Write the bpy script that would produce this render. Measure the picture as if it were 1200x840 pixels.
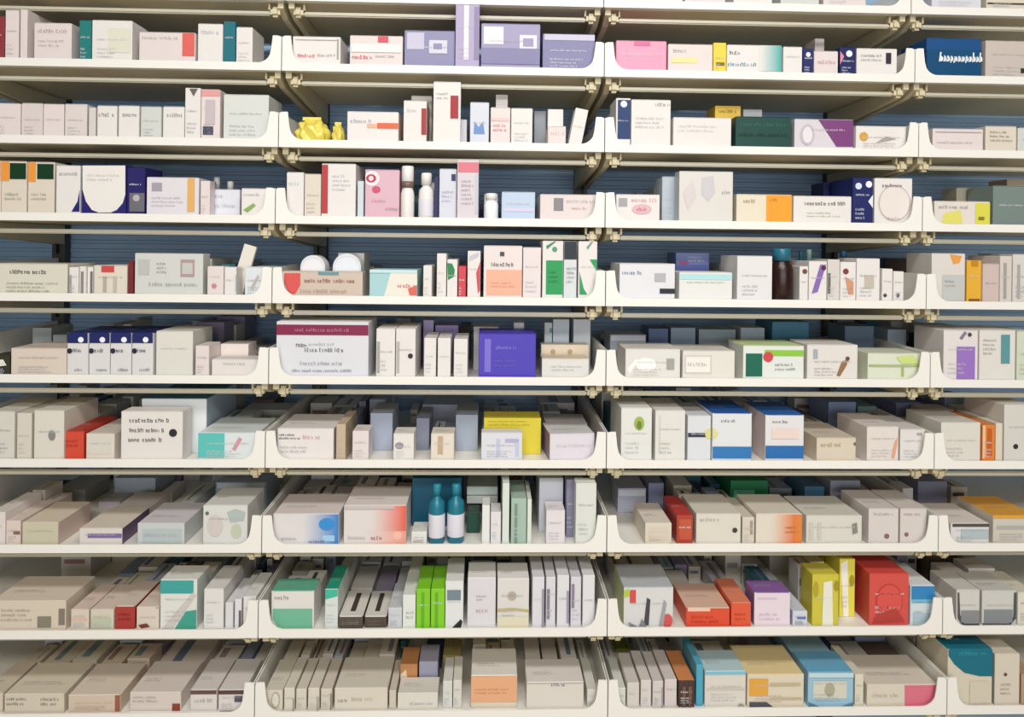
import bpy, bmesh, math, random
from mathutils import Matrix, Vector

C = bpy.context.scene.collection
for o in list(bpy.data.objects):
    bpy.data.objects.remove(o)

# ------------------------------------------------------------------ camera
EYE_Z = 1.55                      # eye height above the floor
YAW, ROLL, F_PX, CU, CV = 0.03215, 0.01132, 880.0, 600.0, 288.1
R0 = Vector((math.cos(YAW), -math.sin(YAW), 0)); FW = Vector((math.sin(YAW), math.cos(YAW), 0)); U0 = Vector((0, 0, 1))
cr, sr = math.cos(ROLL), math.sin(ROLL)
cam_d = bpy.data.cameras.new('camera'); cam = bpy.data.objects.new('camera', cam_d); C.objects.link(cam)
RT = R0*cr + U0*sr; UP = -R0*sr + U0*cr
cam.matrix_world = Matrix(((RT.x, UP.x, -FW.x, 0), (RT.y, UP.y, -FW.y, 0), (RT.z, UP.z, -FW.z, EYE_Z), (0, 0, 0, 1)))
cam_d.sensor_fit = 'HORIZONTAL'; cam_d.sensor_width = 36; cam_d.lens = F_PX/1200*36
cam_d.shift_y = -(420-CV)/1200; cam_d.clip_start = 0.05
bpy.context.scene.camera = cam

# ------------------------------------------------------------------ world, lights, exposure
world = bpy.data.worlds.new('room_ambience'); bpy.context.scene.world = world; world.use_nodes = True
bg = world.node_tree.nodes['Background']; bg.inputs[0].default_value = (0.93, 0.97, 1.0, 1); bg.inputs[1].default_value = 0.05
def ceiling_light(name, loc, aim, sx, sy, watt, col):
    d = bpy.data.lights.new(name, 'AREA'); d.shape = 'RECTANGLE'; d.size = sx; d.size_y = sy; d.energy = watt; d.color = col
    o = bpy.data.objects.new(name, d); C.objects.link(o); o.location = loc
    o.rotation_euler = (Vector(aim)-Vector(loc)).to_track_quat('-Z', 'Y').to_euler()
ceiling_light('ceiling_light', (0.15, 0.1, 2.95), (0.15, 0.6, 0.8), 1.9, 0.3, 36, (1.0, 0.975, 0.94))
ceiling_light('ceiling_light', (0.15, -1.5, 2.95), (0.15, -0.6, 0.8), 2.2, 0.5, 75, (1.0, 0.96, 0.90))
ceiling_light('window_daylight', (0.3, -3.3, 1.5), (0.3, 1.4, 1.2), 4.2, 1.7, 92, (0.94, 0.97, 1.0))
vs = bpy.context.scene.view_settings
vs.view_transform = 'Standard'; vs.look = 'None'; vs.gamma = 1.0; vs.use_curve_mapping = False; vs.exposure = -0.38
bpy.context.scene.cycles.use_denoising = True

# ------------------------------------------------------------------ materials
def srgb(h):
    h = h.lstrip('#'); out = []; g = sum((int(h[i:i+2], 16)/255)**2.2 for i in (0, 2, 4))/3
    for i in (0, 2, 4):
        c = int(h[i:i+2], 16)/255
        out.append(c/12.92 if c <= 0.04045 else ((c+0.055)/1.055)**2.4)
    return (*[c*0.95+g*0.05 for c in out], 1.0)     # printing inks are never fully saturated
def paper(h):                      # board whites are a little greyer than the enamel of the shelves
    v = [int(h.lstrip('#')[i:i+2], 16) for i in (0, 2, 4)]
    if min(v) > 175: v = [int(c*0.965) for c in v]
    return srgb('%02X%02X%02X' % tuple(v))
def noise_mat(name, col, rough=0.5, metal=0.0, amt=0.06, scale=30.0, spec=0.5, attr=False, bump=0.0):
    m = bpy.data.materials.new(name); m.use_nodes = True; nt = m.node_tree; b = nt.nodes['Principled BSDF']
    n = nt.nodes.new('ShaderNodeTexNoise'); n.inputs['Scale'].default_value = scale; n.inputs['Detail'].default_value = 4
    tc = nt.nodes.new('ShaderNodeTexCoord'); nt.links.new(tc.outputs['Object'], n.inputs['Vector'])
    mr = nt.nodes.new('ShaderNodeMapRange'); mr.inputs['To Min'].default_value = 1-amt; mr.inputs['To Max'].default_value = 1.0
    nt.links.new(n.outputs['Fac'], mr.inputs['Value'])
    mx = nt.nodes.new('ShaderNodeMix'); mx.data_type = 'RGBA'; mx.blend_type = 'MULTIPLY'; mx.inputs[0].default_value = 1
    if attr:
        a = nt.nodes.new('ShaderNodeAttribute'); a.attribute_name = 'print_color'; nt.links.new(a.outputs['Color'], mx.inputs[6])
    else:
        mx.inputs[6].default_value = srgb(col)
    cx = nt.nodes.new('ShaderNodeCombineColor')
    for k in range(3): nt.links.new(mr.outputs['Result'], cx.inputs[k])
    nt.links.new(cx.outputs[0], mx.inputs[7]); nt.links.new(mx.outputs[2], b.inputs['Base Color'])
    b.inputs['Roughness'].default_value = rough; b.inputs['Metallic'].default_value = metal
    b.inputs['Specular IOR Level'].default_value = spec
    if bump:
        bp = nt.nodes.new('ShaderNodeBump'); bp.inputs['Strength'].default_value = bump; bp.inputs['Distance'].default_value = 0.002
        nt.links.new(n.outputs['Fac'], bp.inputs['Height']); nt.links.new(bp.outputs[0], b.inputs['Normal'])
    return m
M_CARD = noise_mat('printed_cartonboard', None, 0.42, amt=0.05, scale=45, spec=0.35, attr=True)
M_PLASTIC = noise_mat('printed_plastic', None, 0.3, amt=0.04, scale=25, attr=True)
M_FILM = noise_mat('crumpled_film', None, 0.28, amt=0.12, scale=60, attr=True, bump=0.5)
M_WHITE = noise_mat('white_painted_steel', '#F4F1EA', 0.38, amt=0.03, scale=8)
M_BEIGE = noise_mat('cream_painted_steel', '#D8CCA8', 0.45, amt=0.1, scale=14)
M_PAN = noise_mat('beige_painted_pan', '#E2D4AE', 0.5, amt=0.1, scale=10)
M_RAIL = noise_mat('pale_rail_steel', '#C9C3AE', 0.35, amt=0.05, scale=14)
M_BACK = noise_mat('blue_grey_back_panel', '#A6C6E6', 0.5, amt=0.15, scale=5)
M_POST = noise_mat('dark_slotted_post', '#4B4A48', 0.5, amt=0.15, scale=10)
M_FLOOR = noise_mat('beige_vinyl_floor', '#D6C6A4', 0.5, amt=0.15, scale=6)

# ------------------------------------------------------------------ mesh helpers
def link(name, me, mat, parent=None):
    o = bpy.data.objects.new(name, me); C.objects.link(o)
    if mat and not me.materials: me.materials.append(mat)
    if parent: o.parent = parent
    return o
def mesh_pd(name, vs_, fs_, cols=None, smooth=False):
    me = bpy.data.meshes.new(name); me.from_pydata(vs_, [], fs_); me.update()
    if cols is not None:
        at_ = me.color_attributes.new('print_color', 'FLOAT_COLOR', 'CORNER')
        buf = []
        for p, c in zip(me.polygons, cols):
            buf += list(c)*p.loop_total
        at_.data.foreach_set('color', buf)
    if smooth:
        me.polygons.foreach_set('use_smooth', [True]*len(me.polygons))
    return me
def boxes_mesh(name, bxs):
    V, Fc = [], []
    for (x0, y0, z0, x1, y1, z1) in bxs:
        b = len(V)
        V += [(x0,y0,z0),(x1,y0,z0),(x1,y1,z0),(x0,y1,z0),(x0,y0,z1),(x1,y0,z1),(x1,y1,z1),(x0,y1,z1)]
        Fc += [[b+i for i in q] for q in ((0,3,2,1),(4,5,6,7),(0,1,5,4),(2,3,7,6),(1,2,6,5),(3,0,4,7))]
    return mesh_pd(name, V, Fc)
def bevelled(me, w, seg=2):
    bm = bmesh.new(); bm.from_mesh(me); bmesh.ops.bevel(bm, geom=bm.edges[:], offset=w, segments=seg, affect='EDGES', clamp_overlap=True)
    bm.to_mesh(me); bm.free(); return me
def tag(o, label=None, cat=None, group=None, kind=None):
    if label: o['label'] = label
    if cat: o['category'] = cat
    if group: o['group'] = group
    if kind: o['kind'] = kind
    return o

# ------------------------------------------------------------------ layout of the shelving
ROW_Z = [EYE_Z+v for v in (0.4714, 0.3316, 0.1829, 0.0372, -0.1113, -0.2584, -0.4076, -0.5556, -0.7004, -0.8374)]
ROW_Y = [1.4703-0.01562*k for k in range(10)]     # each shelf reaches a little further out than the one above
JX = [-1.0115, -0.3997, 0.2225, 0.8378, 1.4450]
EXT = [-1.6235]+JX+[2.0570]        # with one more bay past either side of the picture
BACK_Y = 1.80
FLOOR_T = 0.008                   # top of the shelf board above the lip's lower edge
LIP, TAB = 0.015, 0.067
ORD = ['first','second','third','fourth','fifth','sixth','seventh','eighth','ninth','tenth','eleventh','twelfth','thirteenth','fourteenth','fifteenth','sixteenth','seventeenth','eighteenth','nineteenth','twentieth']
BAYS = ['bay beyond the leftmost one', 'leftmost bay', 'second bay', 'third bay', 'rightmost bay', 'bay beyond the rightmost one']
BAY = ['leftmost bay', 'second bay', 'third bay', 'rightmost bay']

# setting
o = link('floor', boxes_mesh('floor', [(-4, -4, -0.05, 4, 2.2, 0.0)]), M_FLOOR); o['kind'] = 'structure'
V, Fc = [], []
prof = []
z = 0.0
while z < 2.5:                     # shallow horizontal ribs pressed into the back panel
    prof += [(z, 0.0), (z+0.011, 0.0), (z+0.013, -0.004), (z+0.019, -0.004)]; z += 0.021
for (zz, dy) in prof:
    V += [(JX[0]-1.2, BACK_Y+0.032+dy, zz), (JX[-1]+1.2, BACK_Y+0.032+dy, zz)]
for i in range(len(prof)-1): Fc.append((2*i, 2*i+1, 2*i+3, 2*i+2))
n0 = len(V); V += [(JX[0]-1.2, BACK_Y+0.06, 0), (JX[-1]+1.2, BACK_Y+0.06, 0), (JX[-1]+1.2, BACK_Y+0.06, prof[-1][0]), (JX[0]-1.2, BACK_Y+0.06, prof[-1][0])]
Fc += [(n0, n0+3, n0+2, n0+1), (0, n0, n0+1, 1), (2*len(prof)-2, 2*len(prof)-1, n0+2, n0+3)]
o = link('wall_back', mesh_pd('wall_back', V, Fc), M_BACK); o['kind'] = 'structure'
for j, x in enumerate(EXT):         # slotted uprights that carry the brackets
    bx = [(x-0.015, BACK_Y+0.004, 0.0, x-0.006, BACK_Y+0.026, 2.4), (x+0.006, BACK_Y+0.004, 0.0, x+0.015, BACK_Y+0.026, 2.4), (x-0.0062, BACK_Y+0.018, 0.0, x+0.0062, BACK_Y+0.0255, 2.4)]
    bx += [(x-0.0062, BACK_Y+0.004, k*0.05, x+0.0062, BACK_Y+0.018, k*0.05+0.02) for k in range(48)]
    o = link('upright_post', boxes_mesh('upright_post', bx), M_POST); o['kind'] = 'structure'

def lip_mesh(W):
    xs = []; r = 0.026; tw = 0.016
    def top(x):
        x = min(x, W-x)
        if x < 0.006: return TAB-0.006+math.sqrt(max(0, 0.006**2-(0.006-x)**2))
        if x <= tw: return TAB
        if x < tw+0.003: return TAB-(TAB-LIP-r)*((x-tw)/0.003)
        if x < tw+0.003+r:
            t = (x-tw-0.003); return LIP+r-math.sqrt(max(0, r*r-(r-t)**2))
        return LIP
    half = [0, .001, .003, .006, .012, tw, tw+.0015] + [tw+.003+r*k/10 for k in range(11)]
    xs = half + [W-x for x in reversed(half)]
    V, Fc = [], []
    for x in xs:
        t = top(x); V += [(x, 0, 0), (x, 0, t), (x, .0025, t), (x, .0025, 0)]
    for i in range(len(xs)-1):
        a, b = 4*i, 4*i+4
        Fc += [(a, b, b+1, a+1), (a+1, b+1, b+2, a+2), (a+2, b+2, b+3, a+3), (a+3, b+3, b, a)]
    e = 4*(len(xs)-1); Fc += [(0, 1, 2, 3), (e, e+3, e+2, e+1)]
    return mesh_pd('front_lip', V, Fc)
def wedge(name, x0, x1, pts):
    n = len(pts); V = [(x0, y, zz) for y, zz in pts]+[(x1, y, zz) for y, zz in pts]
    Fc = [tuple(range(n)), tuple(range(2*n-1, n-1, -1))]+[(i, i+n, (i+1) % n+n, (i+1) % n) for i in range(n)]
    return mesh_pd(name, V, [tuple(reversed(f)) for f in Fc])
for r in range(10):
    for b in range(6):
        rb = -.0235 if r < 5 else (-.0225, -.0195, -.0155, -.0135, -.0125)[r-5]      # underside of the rail
        W = EXT[b+1]-EXT[b]-0.002; D = BACK_Y-ROW_Y[r]
        root = bpy.data.objects.new('shelf_tray', None); C.objects.link(root); root.location = (EXT[b]+0.001, ROW_Y[r], ROW_Z[r])
        tag(root, 'white steel shelf tray with upturned rounded ends, %s shelf down, %s' % (ORD[r], BAYS[b]), 'shelf', 'white shelf trays of the wall unit')
        link('shelf_board', boxes_mesh('shelf_board', [(0.0022, .0026, FLOOR_T-.004, W-.0022, D, FLOOR_T), (0.0022, .0026, .0, W-.0022, .016, .0016)]), M_WHITE, root)
        link('under_pan', boxes_mesh('under_pan', [(.004, .018, .0008, W-.004, D, FLOOR_T-.0042)]), M_PAN, root)
        link('front_lip', lip_mesh(W), M_WHITE, root)
        for sx in (0, 1):
            x0 = 0 if not sx else W-.002
            link('side_panel', wedge('side_panel', x0, x0+.002, [(.0026, .002), (D, .002), (D, TAB+.004), (.03, TAB-.001), (.0026, TAB-.001)]), M_WHITE, root)
            xa = .004 if not sx else W-.015
            link('bracket_arm', wedge('bracket_arm', xa, xa+.011, [(.012, -.0005), (D, -.0005), (D, -.045), (.05, -.024), (.012, -.012)]), M_BEIGE, root)
            xs_ = .012 if not sx else W-.031
            sk = link('rail_socket', bevelled(boxes_mesh('rail_socket', [(xs_, .013, rb-.004, xs_+.019, .033, min(-.0035, rb+.016))]), .005), M_BEIGE, root)
            xk = (xs_-.004 if sx else xs_+.019)
            link('socket_tab', bevelled(boxes_mesh('socket_tab', [(xk, .016, rb+.0095, xk+.004, .030, max(-.0008, rb+.012))]), .001, 1), M_BEIGE, sk)
        link('support_rail', bevelled(boxes_mesh('support_rail', [(.0312, .020, rb, W-.0312, .030, rb+.0085)]), .0022), M_RAIL, root)

# ------------------------------------------------------------------ goods
def at(u, v, Y):                    # the point of the plane y = Y that the photograph shows at pixel (u, v)
    pu, pv = u-CU, v-CV
    ru = pu*cr+pv*sr; rv = -pu*sr+pv*cr
    d = R0*(ru/F_PX)-U0*(rv/F_PX)+FW
    t = Y/d.y
    return d.x*t, d.z*t+EYE_Z

def color_word(h):
    h = h.lstrip('#'); r, g, b = (int(h[i:i+2], 16)/255 for i in (0, 2, 4))
    mx, mn = max(r, g, b), min(r, g, b); s = 0 if mx == 0 else (mx-mn)/mx
    if mx < 0.25: return 'black'
    if s < 0.14: return 'white' if mx > 0.85 else 'grey'
    d = mx-mn
    hu = (((g-b)/d) % 6 if mx == r else (b-r)/d+2 if mx == g else (r-g)/d+4)*60
    if hu < 14 or hu > 335: w = 'red' if s > .5 else 'pink'
    elif hu < 40: w = ('brown' if mx < .6 else 'orange') if s > .4 else 'beige'
    elif hu < 66: w = 'yellow' if s > .4 else 'cream'
    elif hu < 160: w = 'green'
    elif hu < 200: w = 'teal'
    elif hu < 250: w = 'navy' if mx < .5 else 'blue'
    else: w = 'purple'
    return w

rnd = random.Random(7)
def chamfer_box(name, w, d, h, base, top, side, c=0.0007):
    xs, ys, zs = (-w/2, w/2), (0, d), (0, h); V, idx = [], {}
    for i in (0, 1):
        for j in (0, 1):
            for k in (0, 1):
                x, y, zz = xs[i], ys[j], zs[k]; sx, sy, sz = (1-2*i)*c, (1-2*j)*c, (1-2*k)*c
                for a, p in (('x', (x, y+sy, zz+sz)), ('y', (x+sx, y, zz+sz)), ('z', (x+sx, y+sy, zz))):
                    idx[i, j, k, a] = len(V); V.append(p)
    I = idx; Fc, cols = [], []
    def add(f, col): Fc.append(f); cols.append(col)
    q = ((0, 0), (1, 0), (1, 1), (0, 1))
    add([I[i, 0, k, 'y'] for i, k in q], base); add([I[i, 1, k, 'y'] for i, k in reversed(q)], base)
    add([I[0, j, k, 'x'] for j, k in reversed(q)], side); add([I[1, j, k, 'x'] for j, k in q], side)
    add([I[i, j, 1, 'z'] for i, j in q], top); add([I[i, j, 0, 'z'] for i, j in reversed(q)], base)
    for j in (0, 1):
        for k in (0, 1): add([I[0, j, k, 'y'], I[1, j, k, 'y'], I[1, j, k, 'z'], I[0, j, k, 'z']], base)
    for i in (0, 1):
        for k in (0, 1): add([I[i, 0, k, 'x'], I[i, 1, k, 'x'], I[i, 1, k, 'z'], I[i, 0, k, 'z']], top if k else base)
        for j in (0, 1): add([I[i, j, 0, 'x'], I[i, j, 1, 'x'], I[i, j, 1, 'y'], I[i, j, 0, 'y']], base)
    for i in (0, 1):
        for j in (0, 1):
            for k in (0, 1): add([I[i, j, k, a] for a in 'xyz'], base)
    me = mesh_pd(name, V, Fc, cols)
    bm = bmesh.new(); bm.from_mesh(me); bmesh.ops.recalc_face_normals(bm, faces=bm.faces[:]); bm.to_mesh(me); bm.free()
    return me
def plate(name, polys, y, col):     # thin printed shapes lying on the front face, polys in (x, z)
    V, Fc = [], []
    for p in polys:
        ar = sum(p[i][0]*p[(i+1) % len(p)][1]-p[(i+1) % len(p)][0]*p[i][1] for i in range(len(p)))
        if ar < 0: p = p[::-1]
        b = len(V); V += [(x, y, zz) for x, zz in p]; Fc.append(tuple(range(b, b+len(p))))
    return mesh_pd(name, V, Fc, [srgb(col)]*len(Fc))
def rect(x0, z0, x1, z1): return [(x0, z0), (x1, z0), (x1, z1), (x0, z1)]
def ellipse(cx, cz, rx, rz, n=20): return [(cx+rx*math.cos(2*math.pi*k/n), cz+rz*math.sin(2*math.pi*k/n)) for k in range(n)]
def letters(x0, z0, x1, z1, n, rg):  # rows of small illegible type
    out = []
    if n == 0:                      # large flowing script, too blurred in the photograph to be read
        x = x0; h = z1-z0; k = 0
        while x < x1-.2*h:
            w = h*rg.uniform(.3, .5); t = rg.random(); zt = z0+h*(1 if k == 0 or t < .25 else rg.uniform(.55, .66)); zb = z0+(0 if t < .85 else -.12)*h
            out.append([(x, zb), (x+w*.35, zb), (x+w*.6, zt), (x+w*.25, zt)]); out.append(ellipse(x+w*.6, z0+h*.3, w*.38, h*.28, 10)); x += w*1.02; k += 1
        return out
    cap = 0.0062
    if (z1-z0)/n > cap*1.35:
        if n == 1 and (z1-z0) > 2*cap: n = 2
        zm = (z0+z1)/2; hh_ = min((z1-z0)/n, cap*1.35)*n; z0, z1 = zm-hh_/2, zm+hh_/2
    H = (z1-z0)/n
    for L in range(n):
        zt = z1-L*H; h = H*(0.62 if n > 1 else 0.9); x = x0; xe = x1-rg.random()*(x1-x0)*(0.3 if n > 1 else 0.0); wl = rg.randint(4, 8); s = max(h*0.14, 0.0006)
        while x < xe-0.3*h:
            w = h*rg.uniform(0.4, 0.62); hh = h*(1 if rg.random() < .3 else .72); zb = zt-h
            out.append(rect(x, zb, x+s, zb+hh))
            t = rg.random()
            if t < .7: out.append(rect(x+w-s, zb, x+w, zb+hh*.75))
            if t > .2: out.append(rect(x+s, zb+hh*.62, x+w-s, zb+hh*.62+s))
            if t > .5: out.append(rect(x+s, zb, x+w-s, zb+s))
            x += w+h*.18; wl -= 1
            if wl == 0: x += h*.45; wl = rg.randint(3, 8)
    return out

ITEMS = []
def clampz(row): return (ROW_Z[row-1]-0.025 if row else ROW_Z[0]+0.14)
def row_items(row, items):
    for it in items:
        x0, x1, yt, col, desc = it[:5]; pr = it[5] if len(it) > 5 else []; op = dict(it[6]) if len(it) > 6 else {}
        rear = op.get('s', 0) >= 0.06
        s = op.get('s', 0.012+0.006*rnd.random())
        Y = ROW_Y[row]+s
        zf = ROW_Z[row]+FLOOR_T+0.0003
        xm = (x0+x1)/2
        zb = zf if 'b' not in op else max(zf, at(xm, op['b'], Y)[1])
        zt = at(xm, yt, Y)[1]
        X0 = at(x0, yt+15, Y)[0]; X1 = at(x1, yt+15, Y)[0]
        d = op.get('d', (0.085, 0.085, 0.085, 0.09, 0.10, 0.10, 0.14, 0.14, 0.16, 0.16)[row]*rnd.uniform(.85, 1.1))
        d = min(d, (1, 1, 1, 1, .12, .12, .12, .11, .10, .10)[row]) if not rear else d
        if not op.get('tall'): zt = min(zt, clampz(row)-0.002)
        bay = 0
        for b in range(4):
            if (X0+X1)/2 > JX[b]: bay = b
        lo, hi = JX[bay]+.0045, JX[bay+1]-.0045
        ITEMS.append(dict(row=row, bay=bay, x0=max(X0, lo), x1=min(X1, hi), y0=Y, d=d, z0=zb, z1=max(zt, zb+0.008), col=col, desc=desc, pr=pr, op=op, rear=rear, kind=op.get('k', 'carton')))

W_, P_, L_, G_, B_, K_ = '#F3EEEA', '#EFE2DF', '#E4E3EC', '#DDDFDA', '#E2EAF3', '#EADFCF'
# (x0, x1, top) of each front face in the photograph's pixels, colour, description, prints, options (s = set back from the lip)
row_items(0, [
 (745,800,-32,W_,'white carton with faint print'), (803,850,-30,P_,'pale pink carton'), (860,905,-28,W_,'white carton with grey spots',[('X','#8F8F96',866,-8,900,2,1)]),
 (915,960,-26,G_,'pale grey carton'), (965,1015,-25,P_,'off white carton with small print'), (1092,1150,-20,L_,'lilac white carton'), (1156,1210,-18,K_,'cream carton with a dark lower line',[('B','#4A4038',1157,3,1205,6)])])
row_items(1, [
 (-9,5,19,'#93383D','dark red narrow carton'), (6,22,12,P_,'tall pinkish white carton'), (24,32,11,P_,'slim tall pinkish white carton',[],{'d':.1}),
 (40,84,27,P_,'pinkish white carton with grey lettering',[('X','#B9A9A9',45,33,78,40),('X','#C8BDB8',45,45,76,58,2)]),
 (93,107,24,'#1F7F7C','teal green narrow carton'), (108,155,24,W_,'white carton with a pale green panel',[('B','#E2E0CC',127,33,153,62)]),
 (163,229,38,P_,'pinkish white carton with a coral right end',[('B','#E4665C',214,38,228,66),('X','#C9BBBB',167,42,210,47)]),
 (232,261,28,W_,'white carton beside the teal striped edge',[('X','#B9BCC2',236,35,258,41)]), (262,276,25,'#12707F','deep teal narrow carton'), (277,296,32,W_,'white carton between teal carton and shelf end'),
 (343,399,43,W_,'white carton with red line and grey frame',[('B','#A9A6A4',346,46,397,48),('B','#A9A6A4',395,46,397,70),('X','#C8464C',349,63,368,68),('X','#9B9B9B',372,63,394,67)]),
 (410,472,42,P_,'white carton with red mark on its top edge',[('B','#D8525C',443,42,455,50),('X','#D0404C',413,64,437,70),('X','#ABABAB',440,64,464,68),('B','#F4EFEA',412,51,470,62)]),
 (474,533,36,'#8F8DB4','lavender grey carton with a printed window',[('B','#C9C5DC',477,38,497,58),('B','#D8D6E4',503,47,524,63),('B','#8F8DB4',508,51,518,58)]),
 (534,562,5,'#B4A8CB','tall lilac carton rising past the rail',[('B','#ECE8F2',544,6,549,70),('B','#9185AE',556,8,561,70)],{'s':.0045,'d':.0145,'tall':1}),
 (564,633,28,'#A49DC2','lavender carton with white print',[('B','#E8E6F0',567,31,590,52),('B','#E4E2EE',609,41,629,58),('B','#9F9ABF',613,45,625,55),('B','#8683AC',564,56,633,76)]),
 (636,697,40,'#8583AE','violet grey carton with a pale top edge',[('B','#CFCBE0',638,40,697,48)]),
 (722,781,48,'#F0A2BF','pink carton',[('B','#D9719F',743,48,762,54),('X','#F6CBDA',730,60,775,67)]),
 (783,835,52,P_,'white carton with a pale yellow line',[('B','#EDE39A',787,67,817,74),('X','#AFA9B4',789,57,804,62)]), (836,851,50,'#EDD63B','yellow narrow carton',[('B','#7A7030',839,73,849,77)]),
 (852,916,53,W_,'white carton with teal lettering and teal end',[('X','#3E4650',855,59,868,65),('X','#1E8AA0',853,72,886,79),('G','#2FAFAA',890,53,916,84)]),
 (918,940,55,W_,'plain white carton beside teal end'), (941,953,57,'#1D2765','navy narrow carton',[('O','#E8E6F0',947,64,3)]), (954,982,60,P_,'pinkish white carton under a curled flap',[('X','#CF9CA8',958,70,979,76)]),
 (984,1003,55,'#1C2560','navy carton with a white spot',[('O','#F2F0F4',995,63,4),('P','#E08AA0',[(984,60),(989,66),(984,76)])]),
 (1004,1051,57,W_,'white carton with a dark upright mark',[('X','#9A979D',1009,63,1034,74),('B','#352F3C',1038,62,1044,75)]),
 (955,966,45,P_,'small white carton peeking over the pinkish one',[],{'s':.105,'d':.05}),
 (1086,1150,45,'#16508A','blue carton with white script lettering',[('B','#0C4C78',1086,58,1151,90),('X','#EEF3F7',1100,61,1149,73,0)],{'top':'#1A58A0'}),
 (1155,1212,48,'#D6C8C0','beige pink carton with a dark corner mark',[('B','#3A3430',1196,80,1212,86)])])
row_items(2, [
 (-22,24,121,P_,'pale pinkish carton'), (25,50,121,'#E6DAD8','pale pinkish carton'), (51,75,122,P_,'pale pinkish carton'), (76,102,122,'#E9DEDA','pale pinkish carton'), 
 (104,112,126,'#E4DCD8','slim pale carton'),(114,137,124,W_,'white carton with grey top print',[('X','#8E8B8C',116,131,135,138)]), (139,163,124,W_,'white carton with grey top print',[('X','#8E8B8C',144,131,161,138)]), (165,189,125,G_,'greyish white plain carton'), (191,216,125,W_,'white carton with grey top print',[('X','#9A9899',196,132,214,138)]),
 (217,235,103,W_,'slim tall white carton',[('P','#6B6462',[(222,104),(232,104),(227,113)])]), (236,258,105,P_,'white carton with pink top and slate square',[('B','#E5A09E',236,105,258,113),('B','#4E5268',238,148,250,158),('B','#C8BDC0',241,117,252,146)]),
 (262,315,111,'#E2E6E0','large greenish white carton'),
 (343,385,137,'#F3E05A','crumpled yellow film pouch',[],{'k':'pouch','d':.05}), (387,402,143,'#F2DF62','small yellow film pouch',[],{'k':'pouch','d':.04}),
 (407,467,131,W_,'white carton with an orange stripe',[('B','#E4683C',442,144,467,151),('B','#F0B79A',430,145,442,150),('X','#A8A4BC',411,139,436,145)]),
 (473,500,118,W_,'white carton with a dark red band',[('B','#A83238',494,127,500,158),('X','#BDBCC0',477,126,490,133)],{'side':'#E8BFA0'}),
 (482,506,106,W_,'taller white carton behind a dark red banded one',[],{'s':.1,'d':.08}),
 (508,540,96,W_,'tall white carton with a dark red bar',[('B','#A8242E',528,112,537,139),('X','#AFAEB5',511,108,530,118)],{'s':.0045,'d':.0145,'tall':1}),
 (524,547,140,L_,'small lilac white carton',[('X','#B5B5C8',527,146,543,156,2)],{'s':.036}),
 (551,573,120,'#E0E4F0','pale blue carton with a blue motif',[('P','#6E94D0',[(556,142),(561,149),(566,142),(568,157),(555,157)])]),
 (575,598,126,P_,'pinkish carton with red lower print',[('X','#D85C60',578,145,594,156),('B','#E9C8C6',576,138,597,142)],{'d':.05}),
 (581,595,110,W_,'white carton rising behind a pinkish one',[],{'s':.075,'d':.05}),
 (599,624,127,W_,'plain white carton'), (642,660,128,W_,'upright white carton',[],{'s':.07,'d':.05}), (626,640,130,'#8F959E','grey carton in the gap',[],{'s':.09,'d':.05}),
 (642,663,148,P_,'low pinkish white carton',[('X','#D8BCC6',645,153,661,159)],{'d':.05}), (666,681,128,W_,'tilted white carton',[],{'lean':11,'d':.04}),
 (722,739,115,W_,'white carton with navy band and white disc',[('B','#17376F',724,117,739,163),('O','#EEF2F8',731,122,4)]), (740,786,117,W_,'white carton with small grey lettering',[('X','#9C9AA4',768,120,784,125),('X','#C6C2C4',745,133,780,156,3)]),
 (789,857,138,W_,'white carton with faint lines',[('X','#CFCBCC',795,145,850,158,2)]), (838,868,124,'#DDB63A','amber yellow carton',[('X','#7A6420',842,128,864,133)],{'s':.07,'d':.06}), (871,893,128,'#D9DDE0','pale carton with label',[],{'s':.1,'d':.05}),
 (862,927,137,'#15473F','dark green carton',[('X','#2C6E60',868,143,922,149),('X','#0E332D',866,154,924,162)]),
 (931,1000,140,'#E4DCE2','white and purple carton with curved print',[('P','#80407F',[(959,140),(1000,140),(1000,172),(980,172)]),('O','#C9BFC8',946,158,9,13),('O','#E8E2E8',946,158,6,10)]),
 (1003,1062,148,W_,'white carton with an amber disc',[('O','#D9A53A',1012,160,5.5),('P','#A9A6A0',[(1025,168),(1038,160),(1050,163),(1036,166)])]),
 (1093,1152,151,P_,'lilac white carton with a top line',[('B','#A9A2AA',1096,154,1150,156),('X','#C4BABC',1098,165,1140,169)]), (1155,1191,148,K_,'beige carton with upright print',[('X','#A29688',1160,153,1188,168,3)]), (1193,1225,150,G_,'pale grey carton at the end')])
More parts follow.
